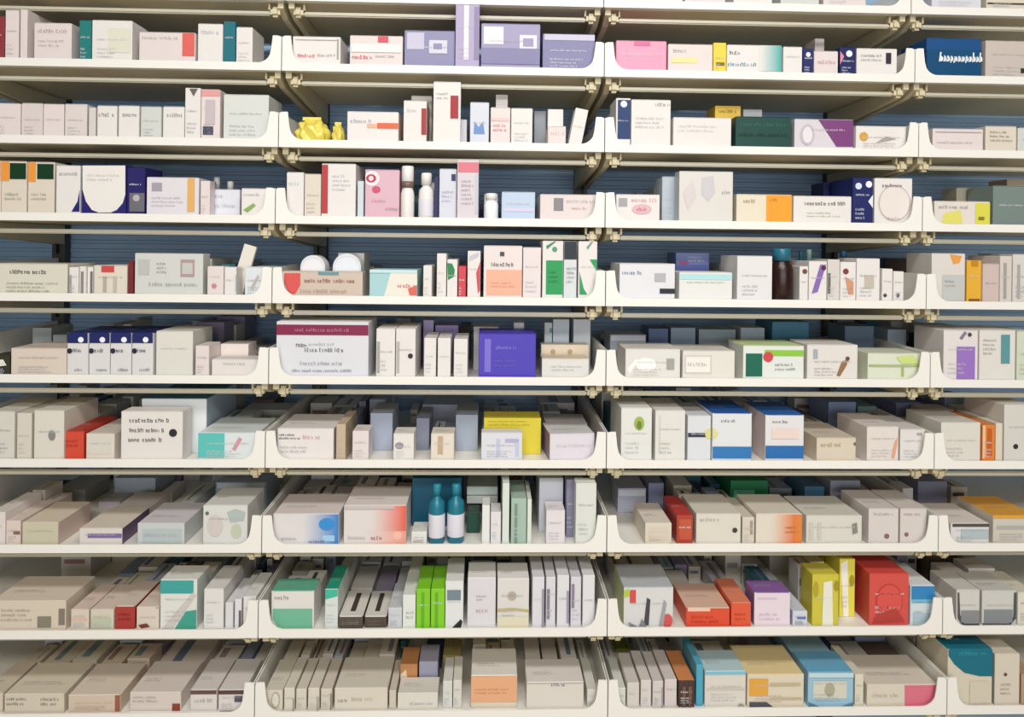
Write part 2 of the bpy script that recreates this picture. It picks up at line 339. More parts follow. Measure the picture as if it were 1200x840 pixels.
row_items(3, [
 (-28,1,188,K_,'cream carton with orange top',[('B','#F2962E',-28,188,1,212)]), (2,31,189,K_,'cream carton with orange and dark green top',[('B','#F29A34',2,189,11,212),('B','#113A1E',12,191,31,210),('X','#B7B0A2',6,222,26,240,2)]), (33,64,190,K_,'cream carton with orange and dark green top',[('B','#F29A34',33,190,42,213),('B','#113A1E',44,192,63,210),('X','#B7B0A2',37,222,58,240,2)]),
 (66,94,194,W_,'white carton with curved navy corner',[('P','#251E6E',[(94,222),(91,236),(84,248),(94,248)]),('X','#A9A6B0',70,201,90,206)]),
 (96,148,193,'#251E6E','navy carton with a white arch print',[('P','#EFEAE4',[(97,194),(147,194),(147,228),(144,238),(137,246),(130,249),(116,249),(108,246),(101,236),(97,222)]),('X','#C2BCC0',102,202,140,216,2)]),
 (149,170,196,'#221C64','navy carton with a grey foot',[('B','#6F6C74',152,226,170,248),('O','#B9B4BC',160,232,4)]),
 (172,233,208,'#ECE6EC','lilac white carton with an orange stripe',[('B','#A7A1AC',178,214,190,224),('B','#E8B262',220,208,228,248),('X','#C2BCC4',178,230,214,244,3)]), (235,246,212,P_,'slim pinkish white carton',[],{'d':.05}),
 (241,281,222,'#E8E8F0','low lilac white carton',[('X','#A9A7BC',245,226,262,233),('X','#C4C4D0',245,238,274,244)],{'s':.045,'d':.05}), (283,315,221,W_,'white carton with a green leaf mark',[('P','#8DB05A',[(285,246),(297,238),(300,241),(290,249)]),('X','#A8B4BC',286,226,306,230)]),
 (246,258,207,'#C9D0D8','pale bottle',[],{'s':.11,'k':'bottle'}), (262,274,212,'#C9D0D8','pale bottle',[],{'s':.11,'k':'bottle'}), 
 (336,356,202,W_,'white carton with a rounded print',[('X','#C3C6D0',339,212,353,218)]), (357,376,204,K_,'cream white carton'),
 (377,417,192,W_,'white carton with a red left band',[('B','#BE3636',377,193,384,250),('X','#B8B8C2',390,204,412,226,4)]), (419,426,212,'#D9E6EA','slim bluish white carton'),
 (428,468,199,'#E9BCCB','pink carton with red rings',[('O','#F4E8EC',436,209,9),('O','#C42848',435,209,6,5),('O','#F0D8E0',435,209,3),('O','#D05070',441,222,5,4),('X','#B8909C',452,242,466,247),('X','#D8A0B0',436,233,452,237)]),
 (469,485,194,W_,'white bottle with a taupe neck band',[],{'k':'bottle','nr':.8,'cr':.85,'ch':.4,'band':'#7A6658'}),
 (490,508,202,W_,'white bottle with a narrow white cap',[],{'k':'bottle','nr':.55,'cr':.7,'ch':.26,'lab':'#E6E3EA'}), (509,514,207,'#20285E','thin navy carton'), 
 (515,535,198,'#E0E2EE','lilac white carton with a navy mark',[('B','#2C3470',529,204,534,212),('X','#A5A8C0',518,222,531,240,3)]),
 (536,561,187,'#E4DAE2','tall carton with a rose top',[('B','#E07A88',537,190,561,202),('X','#A5A0AA',541,208,556,244,6),('B','#C7CCD8',557,204,561,250)],{'s':.0045,'d':.0145,'tall':1}),
 (567,584,226,'#FAFAFC','bright white squat bottle',[],{'k':'bottle','nr':.7,'cr':.8,'ch':.25}), (588,627,225,'#CADBF4','pale blue carton',[('B','#D8D2EC',590,243,626,248)]),
 (633,699,228,P_,'pinkish white carton with a grey square',[('B','#8E868C',649,232,660,247),('X','#D69AA4',670,242,688,246),('X','#C8BCC0',664,233,696,238)]),
 (722,773,228,W_,'white carton with pale red print',[('B','#A9A6AA',725,232,735,242),('X','#E29AA4',740,231,770,238),('O','#E4B8C0',752,245,12,6),('X','#C84C60',746,243,758,248)]),
 (776,794,207,'#BFCBD4','bluish glassy carton',[],{'s':.05,'d':.06}), (796,859,201,'#EAE5DE','large creased white carton',[('P','#CFCBD0',[(822,208),(836,206),(838,226),(830,236),(822,228)]),('P','#DCD2D2',[(800,226),(812,210),(816,230),(806,246)]),('X','#A59E9C',846,223,857,228)],{'side':'#C9D0D6'}),
 (863,928,228,'#F3E8D0','cream carton with an orange end',[('B','#F6A416',898,228,928,262),('X','#A9978A',871,233,885,238),('X','#C87818',902,232,912,237)]), (930,998,230,W_,'white carton with black lettering',[('X','#55504E',943,235,992,242),('X','#BFC7A8',945,248,985,256,2)]),
 (999,1023,208,'#182264','navy carton with white spots',[('O','#DCE2F0',1006,218,4),('O','#F2F4FA',1018,216,4),('P','#E8ECF4',[(1023,228),(1017,236),(1023,244)])]),
 (1025,1069,209,W_,'white carton with a round beige print',[('O','#CDBFB8',1048,238,20,22),('O','#EBE2DC',1048,238,18.5,20.5),('X','#6E6468',1034,215,1058,220),('X','#B8A8A2',1040,254,1056,258)]),
 (965,982,214,'#1E2860','dark navy carton',[],{'s':.12,'d':.06}), (983,1000,212,'#242E6A','dark navy carton',[],{'s':.12,'d':.06}),
 (1095,1160,236,'#EFE6DC','white carton with yellow right end',[('B','#E2DC48',1143,238,1160,264),('P','#E4DE6C',[(1103,262),(1106,250),(1125,246),(1128,262)]),('X','#B0A8A8',1100,240,1136,245),('B','#8B8430',1146,254,1153,258)]),
 (1164,1215,218,'#7B8B85','grey green carton'), (1121,1140,220,'#B5B09E','beige grey carton',[],{'s':.1,'d':.05}), (1180,1215,203,'#CDBBA8','beige carton laid high at the end',[],{'s':.16,'d':.06})])
row_items(4, [
 (-12,79,309,'#E7E2D2','long cream carton with black lettering',[('X','#3E3A38',12,315,55,322),('X','#A8AA90',8,330,70,344,3)]), (81,92,313,W_,'slim white carton',[('B','#A5A29E',81,322,84,345)]), (93,101,312,W_,'slim white carton',[('B','#8E8A88',95,318,98,345)]), (102,109,313,W_,'slim white carton',[('B','#7A7674',106,318,109,345)]),
 (110,149,311,'#ECE2D4','cream carton with a red block',[('B','#D24A48',119,311,134,319),('B','#B9AEA0',121,324,125,342),('B','#C6BCB0',133,324,137,342)]), (150,156,306,'#7C2A2C','thin dark red carton'),
 (158,238,297,'#DEDFDA','large greyish white carton with print blocks',[('B','#C0C2C0',162,304,175,322),('X','#9C9E98',184,307,197,322,3),('B','#B89A98',212,304,228,324),('B','#C9CBC6',214,308,226,321),('X','#B0B2AE',175,330,230,336)],{'d':.035}),
 (243,262,312,P_,'white carton with pink spots',[('O','#C88A90',251,335,3)]), (263,277,313,W_,'white carton',[('B','#ADA9A6',276,322,279,342)]), (269,284,287,'#F1E9DC','leaning white leaflet',[],{'lean':16,'s':.05,'d':.006}), (287,311,313,'#E8EEF2','bluish white carton',[('P','#C2B8A8',[(293,338),(302,322),(304,324),(297,339)])]),
 (352,381,299,'#EDEDF0','white round topped pack on the left',[],{'k':'tub','s':.05,'d':.04}), (390,423,297,'#E8EEF4','bluish round topped pack on the right',[],{'k':'tub','s':.05,'d':.04}),
 (331,425,318,'#DCC8B8','beige carton with a red shield',[('P','#E0524E',[(333,320),(352,320),(352,334),(347,343),(343,346),(337,340),(333,330)]),('X','#8E4A44',357,325,416,333),('B','#EDE3D8',331,318,333,347),('B','#5E9AA8',373,318,397,322),('X','#B8A294',352,338,410,344)]),
 (433,489,316,'#A9D5D8','pale teal carton with red lettering',[('P','#EFE8DC',[(458,319),(489,316),(489,347),(450,347)]),('X','#C23A34',466,332,486,338),('P','#E06858',[(478,338),(489,334),(489,346),(480,346)]),('B','#C9E8EA',433,316,489,320)]),
 (496,506,311,W_,'slim white carton'), (512,523,297,W_,'slim tall white carton'), (524,536,304,W_,'white carton with a green leaf',[('P','#1F8A50',[(524,308),(530,309),(533,316),(532,324),(525,328)])]), (537,546,312,'#D8404C','slim red carton'), (548,563,294,W_,'white carton with a red slanted band',[('P','#D84856',[(558,320),(563,306),(563,340),(560,344)]),('P','#C9C9D4',[(550,300),(561,296),(561,300),(550,306)])]),
 (567,612,288,'#F5E8E4','white and salmon carton with black lettering',[('B','#F2B498',570,316,612,346),('X','#38343A',576,307,603,313),('B','#4A4650',586,295,591,300),('X','#D89A80',575,330,605,338)]), (613,634,290,'#F3E6E6','pinkish white carton beside salmon one'),
 (636,660,277,W_,'tall white carton with a green lower half',[('B','#1D9F54',640,305,659,345),('P','#3E8F6A',[(640,288),(650,279),(652,281),(641,292)]),('O','#5A9A78',650,292,3),('X','#147A40',643,315,656,335,3)]),
 (661,676,279,'#E3E8EA','white carton with a black top',[('B','#263036',661,279,676,304),('X','#8F979C',664,310,674,336,4)]), (678,700,277,W_,'tall white carton with green corners',[('P','#23A05A',[(700,304),(691,304),(700,318)]),('P','#23A05A',[(679,318),(684,338),(688,345),(679,345)]),('P','#7A9A8A',[(687,290),(693,279),(695,281),(689,292)])]),
 (726,791,309,'#F0EFF3','white carton with a black bar',[('X','#7080AC',729,316,753,323),('B','#B8B6BE',767,320,780,330),('B','#26262C',773,338,792,344)]), (792,831,296,'#7A86C4','blue violet printed carton',[('B','#B04A90',796,306,806,318),('X','#E2E6F6',806,300,826,308),('B','#5A6AB8',793,310,831,322)],{'s':.13,'d':.08}),
 (796,858,319,'#F1F1EC','white carton with a cyan top strip',[('B','#B4E2E8',797,321,858,328)]), (864,905,300,'#F0EEEE','tall plain white carton'),
 (908,934,291,'#2E1612','dark amber bottle with a teal cap',[],{'k':'bottle','cap':'#1F6E88','nr':.7,'cr':.75,'ch':.24}),
 (937,947,312,W_,'slim white carton with brown spot',[('O','#7A4A3C',943,318,3)]), (948,969,306,W_,'white carton with a purple slanted band',[('P','#8C6AB8',[(961,310),(968,310),(958,342),(951,344)]),('O','#5A2A3A',965,314,3)]), (970,984,304,'#E2DCD6','greyish white carton with dark edge',[('B','#6E6862',970,320,973,344)]),
 (985,1003,307,W_,'white carton with an orange brown motif',[('O','#8A3A30',991,318,3.5),('P','#D89A78',[(990,324),(1000,330),(1000,345),(994,345)])]), (1004,1031,303,W_,'white carton with a beige block',[('B','#C9BDB0',1013,322,1024,338)]), (1034,1046,315,W_,'small white carton with a dark dot',[('O','#4A4644',1037,346,2.2)]), (1047,1059,318,W_,'small white carton with a dark dot',[('O','#4A4644',1052,346,2.2)]),
 (936,944,294,'#1E7890','teal capped bottle',[],{'k':'bottle','s':.1,'cap':'#1E7890'}), (945,955,292,'#A5DCC8','mint capped bottle',[],{'k':'bottle','s':.1,'cap':'#A5DCC8'}), (985,997,294,'#1E6E90','teal capped bottle',[],{'k':'bottle','s':.1,'cap':'#1E6E90'}),
 (1092,1131,297,'#E9E2DA','pale carton with an orange corner',[('P','#F0A040',[(1113,298),(1127,300),(1124,308),(1117,309)]),('B','#C6C8C6',1104,322,1130,352),('X','#8F9290',1107,326,1124,340,2)]), (1133,1150,305,'#EAB22A','amber yellow carton',[('B','#8A5A14',1135,350,1148,354),('B','#C88A18',1138,305,1146,312)]), (1152,1171,309,'#DBC6C0','pinkish grey carton',[],{}), (1172,1186,300,'#E2D9D0','beige carton with upright grey lines',[('B','#A9A49E',1176,308,1179,350)]), (1187,1212,298,'#E4DED8','pale carton at the end of the row',[('B','#B0ABA6',1192,310,1195,350)])])
row_items(5, [
 (-10,11,416,'#3A3A2C','olive black carton with a white patch',[('P','#EFEAE0',[(-8,422),(4,421),(8,428),(-8,430)])]), (13,78,408,'#E8D8C9','long cream carton'),
] + [(79+25.3*k,103.6+25.3*k,390,'#E9E6E6','white carton with navy top and white dot',[('B','#1C2766',79+25.3*k,390,104+25.3*k,402),('O','#F4F4F8',95+25.3*k,398,3.2),('O','#2A2A3A',82+25.3*k,411,3),('X','#4A4A58',86+25.3*k,408,96+25.3*k,413),('X','#8F8B8A',88+25.3*k,431,100+25.3*k,435)],{'top':'#1C2766','d':.15}) for k in range(4)] + [
 (183,226,388,'#E9E7DC','large cream white carton'), (229,245,405,P_,'slim pinkish white carton',[],{'d':.06}), (248,302,421,'#EFE8E2','low white carton',[('X','#B5A9A6',262,424,288,428)],{'d':.05}), (258,291,403,'#F3E4DE','small pinkish carton',[('X','#B89A9A',268,420,282,424)],{'s':.07,'d':.05}),
 (38,60,384,'#A9B2B5','grey carton',[],{'s':.16,'d':.08}), (62,78,392,'#BFC6CA','pale grey carton',[],{'s':.16,'d':.08}),
 (324,432,377,'#E9E9EF','large white carton with a maroon band',[('B','#8A1B4B',324,380,432,393),('X','#4A4C58',347,402,358,407),('X','#5E6070',357,407,402,413),('X','#B5B6C0',362,401,392,405),('X','#9A9BA6',352,423,402,428),('X','#8A8B96',342,432,412,436),('X','#C87A9A',346,384,408,389)],{'top':'#F4F2F2'}),
 (441,463,385,W_,'white carton with upright grey edges',[('B','#A9A8A4',442,400,445,437)]), (464,487,385,W_,'white carton with a black dot',[('O','#2E2E34',481,417,3),('B','#B9B8B4',465,400,468,437)]),
 (497,511,396,W_,'slim white carton'), (513,528,396,W_,'slim white carton'), (532,548,397,W_,'slim white carton'),
 (496,508,375,'#B3A6D4','lilac carton',[],{'s':.125,'d':.05}), (510,537,381,'#9A8CC4','violet carton',[('X','#C9C0E4',512,388,534,393)],{'s':.125,'d':.05}),
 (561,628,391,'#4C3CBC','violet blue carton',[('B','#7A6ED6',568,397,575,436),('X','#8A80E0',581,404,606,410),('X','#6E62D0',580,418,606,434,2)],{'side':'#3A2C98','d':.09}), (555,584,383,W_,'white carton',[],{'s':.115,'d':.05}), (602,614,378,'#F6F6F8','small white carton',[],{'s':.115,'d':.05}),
 (635,690,420,'#EBE8E2','low white carton with a cream top',[('X','#B9B8B6',646,428,684,436,2)],{'d':.055,'top':'#E2D2B8'}), (634,690,404,'#E4D6BE','cream carton',[('O','#B89A70',648,412,3),('O','#B89A70',668,412,3)],{'s':.075,'d':.035}),
 (638,647,378,'#D6E2EA','slim pale blue carton',[('B','#7A9AA8',644,384,647,390)],{'s':.125,'d':.05}), (648,667,374,'#D3E0EC','pale blue carton',[],{'s':.125,'d':.05}), (672,692,374,'#DDE4EE','lilac blue carton',[],{'s':.125,'d':.05}),
 (733,797,409,'#EEEBE6','white carton with oval print',[('O','#FBFAF8',757,427,12,8),('B','#A9A6A0',781,420,790,433),('P','#F8F8F6',[(735,432),(745,420),(748,422),(738,438)])]), (800,861,411,'#F0EBE0','cream carton with an inner frame',[('B','#D9D2C8',802,416,834,438),('B','#F3EFE8',804,418,832,436),('X','#B9B0A6',806,424,828,430)]),
 (871,942,405,'#F0F2EC','white carton with dark green block and red spot',[('B','#0F6A52',874,414,893,441),('B','#8FCC3C',896,410,942,417),('O','#D8404C',900,418,6),('X','#8F9A9C',908,424,934,437,2)],{'top':'#D8EDB0'}),
 (946,1005,404,'#EFE9E2','white carton with a brown figure',[('P','#9A7250',[(980,440),(986,424),(994,420),(992,428),(984,441)]),('O','#6E4A34',993,420,2.5),('B','#A9B0BC',953,409,958,420)]),
 (1017,1078,414,'#E8ECD6','pale green carton with lime lines',[('B','#A9BC6C',1018,427,1078,430),('B','#A9BC6C',1056,430,1059,441),('P','#CFE080',[(1050,418),(1070,416),(1078,426),(1056,426)])]),
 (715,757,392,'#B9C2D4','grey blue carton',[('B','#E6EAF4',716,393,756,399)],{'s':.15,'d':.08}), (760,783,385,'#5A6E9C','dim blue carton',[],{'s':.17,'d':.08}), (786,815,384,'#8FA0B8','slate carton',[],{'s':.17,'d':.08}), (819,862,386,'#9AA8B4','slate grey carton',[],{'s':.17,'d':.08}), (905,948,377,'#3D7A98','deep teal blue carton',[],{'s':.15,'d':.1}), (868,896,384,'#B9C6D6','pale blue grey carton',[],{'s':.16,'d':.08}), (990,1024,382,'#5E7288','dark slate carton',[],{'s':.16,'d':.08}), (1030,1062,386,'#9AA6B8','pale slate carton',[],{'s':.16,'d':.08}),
 (1106,1146,387,'#EFE8E4','white carton with a purple block',[('B','#9C74C6',1121,406,1142,444),('P','#8F7A9A',[(1124,396),(1130,388),(1133,390),(1127,398)]),('O','#5A4650',1136,392,2.5)]), (1148,1190,387,'#EDE8E0','white carton with a teal block',[('B','#5E9AA0',1173,392,1183,426),('X','#B9B2AC',1152,394,1168,420,4)]), (1192,1212,388,'#DCE4CE','pale green white carton')])
row_items(6, [
 (-12,17,482,'#E4E0D6','greyish white carton'), (20,37,484,'#E6DDD0','cream carton in shade'), (40,79,481,'#EAE4D6','tall cream carton with a grey spot',[('O','#8E8C86',61,510,4,6)]),
 (73,98,505,'#DA4A32','red orange carton',[('X','#B8341F',77,512,94,528,2)],{'top':'#B8331F'}), (101,134,508,'#EDE2D4','low cream carton',[('B','#DDD8CC',103,511,130,532)],{'d':.12}),
 (142,214,482,'#F2ECE6','white carton with bold black lettering',[('X','#45444A',152,489,198,496),('X','#4A494F',152,500,192,508),('O','#2E2E34',203,507,4.5),('X','#55545A',151,512,190,518)],{'d':.04}), (166,242,467,'#EDF0F2','taller white carton',[],{'s':.066,'d':.17,'top':'#3A8AA6','side':'#AFC0D2'}),
 (232,302,507,'#E9F0F0','white carton with a turquoise block',[('B','#5CC6C0',232,507,263,536),('P','#D69AA4',[(272,526),(280,512),(284,514),(276,528)])]),
 (325,391,502,'#F3EDEA','white carton with black and pink lettering',[('X','#38363C',327,508,352,516),('X','#D6A5B4',355,509,376,515),('X','#BCB8B8',329,522,366,532,2)],{'d':.24}), (394,405,497,'#C9B59A','brownish beige carton',[],{'d':.2}),
 (413,432,505,'#F2E6E2','small pinkish white carton',[],{'d':.05}), (461,485,508,'#F3EEE8','small white carton with grey spot',[('O','#9E98A0',468,522,5,4)],{'d':.05}), (505,532,508,'#F1E6D6','small cream carton with brown lines',[('B','#C9AE8C',513,511,519,532)],{'d':.05}),
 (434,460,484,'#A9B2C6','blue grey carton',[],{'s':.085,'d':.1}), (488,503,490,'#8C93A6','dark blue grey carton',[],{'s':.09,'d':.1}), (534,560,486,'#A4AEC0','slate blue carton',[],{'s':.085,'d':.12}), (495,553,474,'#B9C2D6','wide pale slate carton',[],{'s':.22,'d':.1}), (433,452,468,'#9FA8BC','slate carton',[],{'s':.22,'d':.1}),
 (564,612,507,'#E9E9F1','white carton with lilac print',[('B','#C3CDE2',582,514,586,534),('B','#B9B4D8',592,514,608,518),('B','#C3CDE2',604,518,608,534)],{'d':.03}), (567,634,490,'#E0CF2E','bright yellow carton',[('X','#B8A820',572,492,625,500)],{'s':.062,'d':.06,'side':'#D6C428'}),
 (644,697,508,'#EDE6EE','white carton with a purple side',[('X','#CFC6D2',652,520,692,524)],{'side':'#8C6F9E','top':'#E4E2E4','d':.09,'rot':5}),
 (728,764,478,'#EFEFEA','tall white carton with a green emblem',[('O','#A5BC4E',749,496,6,8),('O','#6E8A3A',749,498,3,5)]), (768,803,481,'#EFECE4','tall cream white carton',[('B','#DAD6CC',772,486,774,530)]),
 (806,833,487,'#E9EBEF','white carton with a navy bar',[('B','#2E3550',806,507,829,512),('O','#E0DC8A',831,508,5,6)]), (835,881,484,'#EEF0F2','white carton with a blue foot',[('B','#2B7CBC',835,523,881,537),('X','#6E7684',845,491,862,495),('P','#E6E08C',[(835,500),(842,508),(835,516)])],{'top':'#1E5CAE'}),
 (897,942,486,'#F0EDEE','white carton with blue foot and pink side',[('B','#2470B4',897,522,942,537),('X','#77757C',905,492,924,496),('B','#EFD9D0',904,502,936,514)],{'side':'#EAD6D2','top':'#2368B8'}),
 (957,1003,513,'#E6D8C2','low cream carton',[('X','#B59E80',962,518,986,524),('O','#7E6A5A',1002,520,2)]), (1016,1053,500,'#EFE6DE','cream white carton with orange squiggle',[('P','#E6A888',[(1044,536),(1048,518),(1052,512),(1051,522),(1048,537)])]), (1055,1084,503,'#EEE9E4','white carton beside orange squiggle',[('B','#A9ACB0',1074,507,1080,510)]),
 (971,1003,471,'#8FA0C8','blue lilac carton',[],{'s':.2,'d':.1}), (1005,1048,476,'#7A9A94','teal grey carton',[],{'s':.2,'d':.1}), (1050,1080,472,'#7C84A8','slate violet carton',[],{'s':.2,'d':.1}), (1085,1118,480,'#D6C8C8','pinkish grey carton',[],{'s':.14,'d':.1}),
 (1103,1149,495,'#E9E4DA','cream white carton with faint print'), (1151,1166,498,'#EB8530','orange striped carton',[('B','#C8621A',1157,502,1162,534),('B','#F0C8A0',1151,498,1154,537)]), (1167,1175,496,'#EADFC8','slim cream carton'), (1177,1212,474,'#E2DED6','tall pale carton with a black dot',[('O','#33302E',1190,523,3)])])
row_items(7, [
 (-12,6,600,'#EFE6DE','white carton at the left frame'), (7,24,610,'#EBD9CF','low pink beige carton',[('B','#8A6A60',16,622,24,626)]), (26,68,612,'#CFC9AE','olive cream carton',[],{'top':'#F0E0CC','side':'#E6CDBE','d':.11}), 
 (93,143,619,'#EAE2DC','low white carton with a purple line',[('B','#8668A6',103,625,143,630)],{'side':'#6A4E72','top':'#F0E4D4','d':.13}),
 (161,216,613,'#D4DAD8','pale blue wrapped carton',[('B','#BCC6C6',167,620,213,636),('X','#A5B0B4',169,623,208,630)],{'top':'#E4DFE4'}), (238,290,592,'#E6E6E0','white carton with grey green swirls',[('P','#B4C2BE',[(266,600),(276,596),(288,600),(286,610),(270,612)]),('O','#D6CCC8',252,616,9,12),('O','#C6CDB4',277,622,6,8),('O','#6E6A74',243,601,2)],{'d':.1}),
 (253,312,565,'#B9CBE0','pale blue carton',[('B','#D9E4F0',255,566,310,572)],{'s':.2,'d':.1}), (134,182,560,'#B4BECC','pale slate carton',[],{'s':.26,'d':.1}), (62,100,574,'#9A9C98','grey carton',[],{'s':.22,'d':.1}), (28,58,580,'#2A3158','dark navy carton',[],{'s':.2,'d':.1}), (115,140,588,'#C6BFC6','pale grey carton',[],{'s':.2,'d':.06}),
 (320,397,602,'#EBE6E4','white carton with a blue right end',[('G','#1F84D0',356,602,397,638),('B','#A8D2EE',378,627,392,634),('O','#2E92DC',383,614,9,7),('X','#B4ACAC',330,628,350,633),('X','#5E6A80',362,632,380,636)],{'top':'#F2E6E2'}),
 (403,476,592,'#EDE6E2','white carton with a red orange right end',[('G','#EE5A3C',436,592,476,622),('G','#F0A088',428,622,476,639),('O','#F6C0AC',466,627,5,5),('X','#8A5A50',435,627,448,633),('X','#C2BAB6',408,627,428,632),('B','#C9C2BE',404,592,462,596)],{'top':'#F4EAE4'}),
 (482,500,623,'#EFEEE6','small white carton',[],{'d':.05}), (483,541,560,'#12607F','large deep teal carton',[],{'s':.105,'d':.12}),
 (502,521,570,'#15788F','teal bottle with a white label',[('B','#E3E0EA',505,600,519,622),('X','#A5A0B8',507,604,517,619,4)],{'k':'bottle','cap':'#1C8AA0','nr':.45,'cr':.5,'ch':.2,'lab':'#E3E0EA'}), (524,544,570,'#15788F','teal bottle with a white label',[('B','#E3E0EA',527,600,541,622),('X','#A5A0B8',529,604,539,619,4)],{'k':'bottle','cap':'#1C8AA0','nr':.45,'cr':.5,'ch':.2,'lab':'#E3E0EA'}),
 (547,583,581,'#E8F0EA','flat white pack upper of two',[],{'s':.12,'d':.1,'b':590}), (547,583,570,'#DFEBE6','flat white pack',[],{'s':.12,'d':.1,'b':580}), (547,562,600,'#1E4A3C','dark green carton',[],{'s':.07,'d':.04}), (565,574,592,'#F3F3F0','small slim white carton',[],{'d':.05}), (575,587,600,'#EEEAEA','small slim pale carton',[],{'d':.05}),
 (589,597,566,'#E6EEE4','slim tall white carton'), (599,617,584,'#A9C2B2','greyish green carton',[('B','#7E9A8A',603,590,606,636)]), (618,623,585,'#EAF0E6','thin white carton'),
 (632,660,560,'#DADDE8','tall lilac white carton',[],{'s':.075,'d':.1}), (640,662,598,'#F0E9EC','small pinkish white carton',[],{'d':.05}), (675,699,558,'#E9ECE4','tall greenish white carton',[],{'d':.12}), (664,673,562,'#8E8CA6','slim grey violet carton',[],{'s':.05}),
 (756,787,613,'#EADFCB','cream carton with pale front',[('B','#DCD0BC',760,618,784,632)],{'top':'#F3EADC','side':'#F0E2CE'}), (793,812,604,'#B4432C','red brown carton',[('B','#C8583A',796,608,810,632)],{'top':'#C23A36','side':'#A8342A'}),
 (816,868,602,'#EAE3D6','cream white carton with a dark dot',[('O','#4A3E38',861,621,3),('X','#B9B4AC',820,606,842,611)]), (870,884,606,'#E2DACB','slim cream carton',[('B','#A59A8C',879,610,882,626)]), (886,940,602,'#EEE4D4','white carton with an orange block',[('G','#E8792A',904,602,932,637),('B','#E8873A',931,602,940,637),('X','#C86A24',920,612,937,630,2)]),
 (945,1010,604,'#E6E1D6','cream carton with a grey mark',[('P','#8E8A80',[(998,614),(1004,612),(1005,624),(999,626)]),('B','#D0CBC2',948,612,953,632),('B','#D0CBC2',958,612,962,632)]), (1018,1053,596,'#E6DCD8','pinkish white carton',[('O','#8A6A66',1039,628,3),('X','#C2B4B0',1024,600,1046,604)]), (1055,1086,596,'#E3DAD4','pinkish white carton',[('O','#8A6A66',1062,626,2.5),('X','#C2B4B0',1059,600,1080,604)]),
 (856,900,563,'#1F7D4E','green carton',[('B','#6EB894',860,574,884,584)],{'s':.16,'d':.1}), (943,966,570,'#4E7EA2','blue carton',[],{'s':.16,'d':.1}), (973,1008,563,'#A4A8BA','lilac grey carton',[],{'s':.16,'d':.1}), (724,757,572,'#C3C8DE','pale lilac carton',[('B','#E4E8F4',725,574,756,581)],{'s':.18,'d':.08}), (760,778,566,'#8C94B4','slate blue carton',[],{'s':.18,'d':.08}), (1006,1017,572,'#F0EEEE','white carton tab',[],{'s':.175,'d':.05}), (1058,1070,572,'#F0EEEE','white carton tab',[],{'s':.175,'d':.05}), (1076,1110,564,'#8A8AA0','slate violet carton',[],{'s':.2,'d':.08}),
 (1114,1159,613,'#E9E6E2','low white carton with a dark line',[('B','#57514E',1116,613,1159,617),('B','#B4C2C6',1126,620,1158,631)],{'top':'#F2EAE2'}), (1164,1214,604,'#DAD2C4','cream grey carton with an amber top',[('B','#B9B4AA',1168,616,1214,620),('B','#E4A638',1164,603,1214,607)],{'top':'#E4A638','d':.25})])
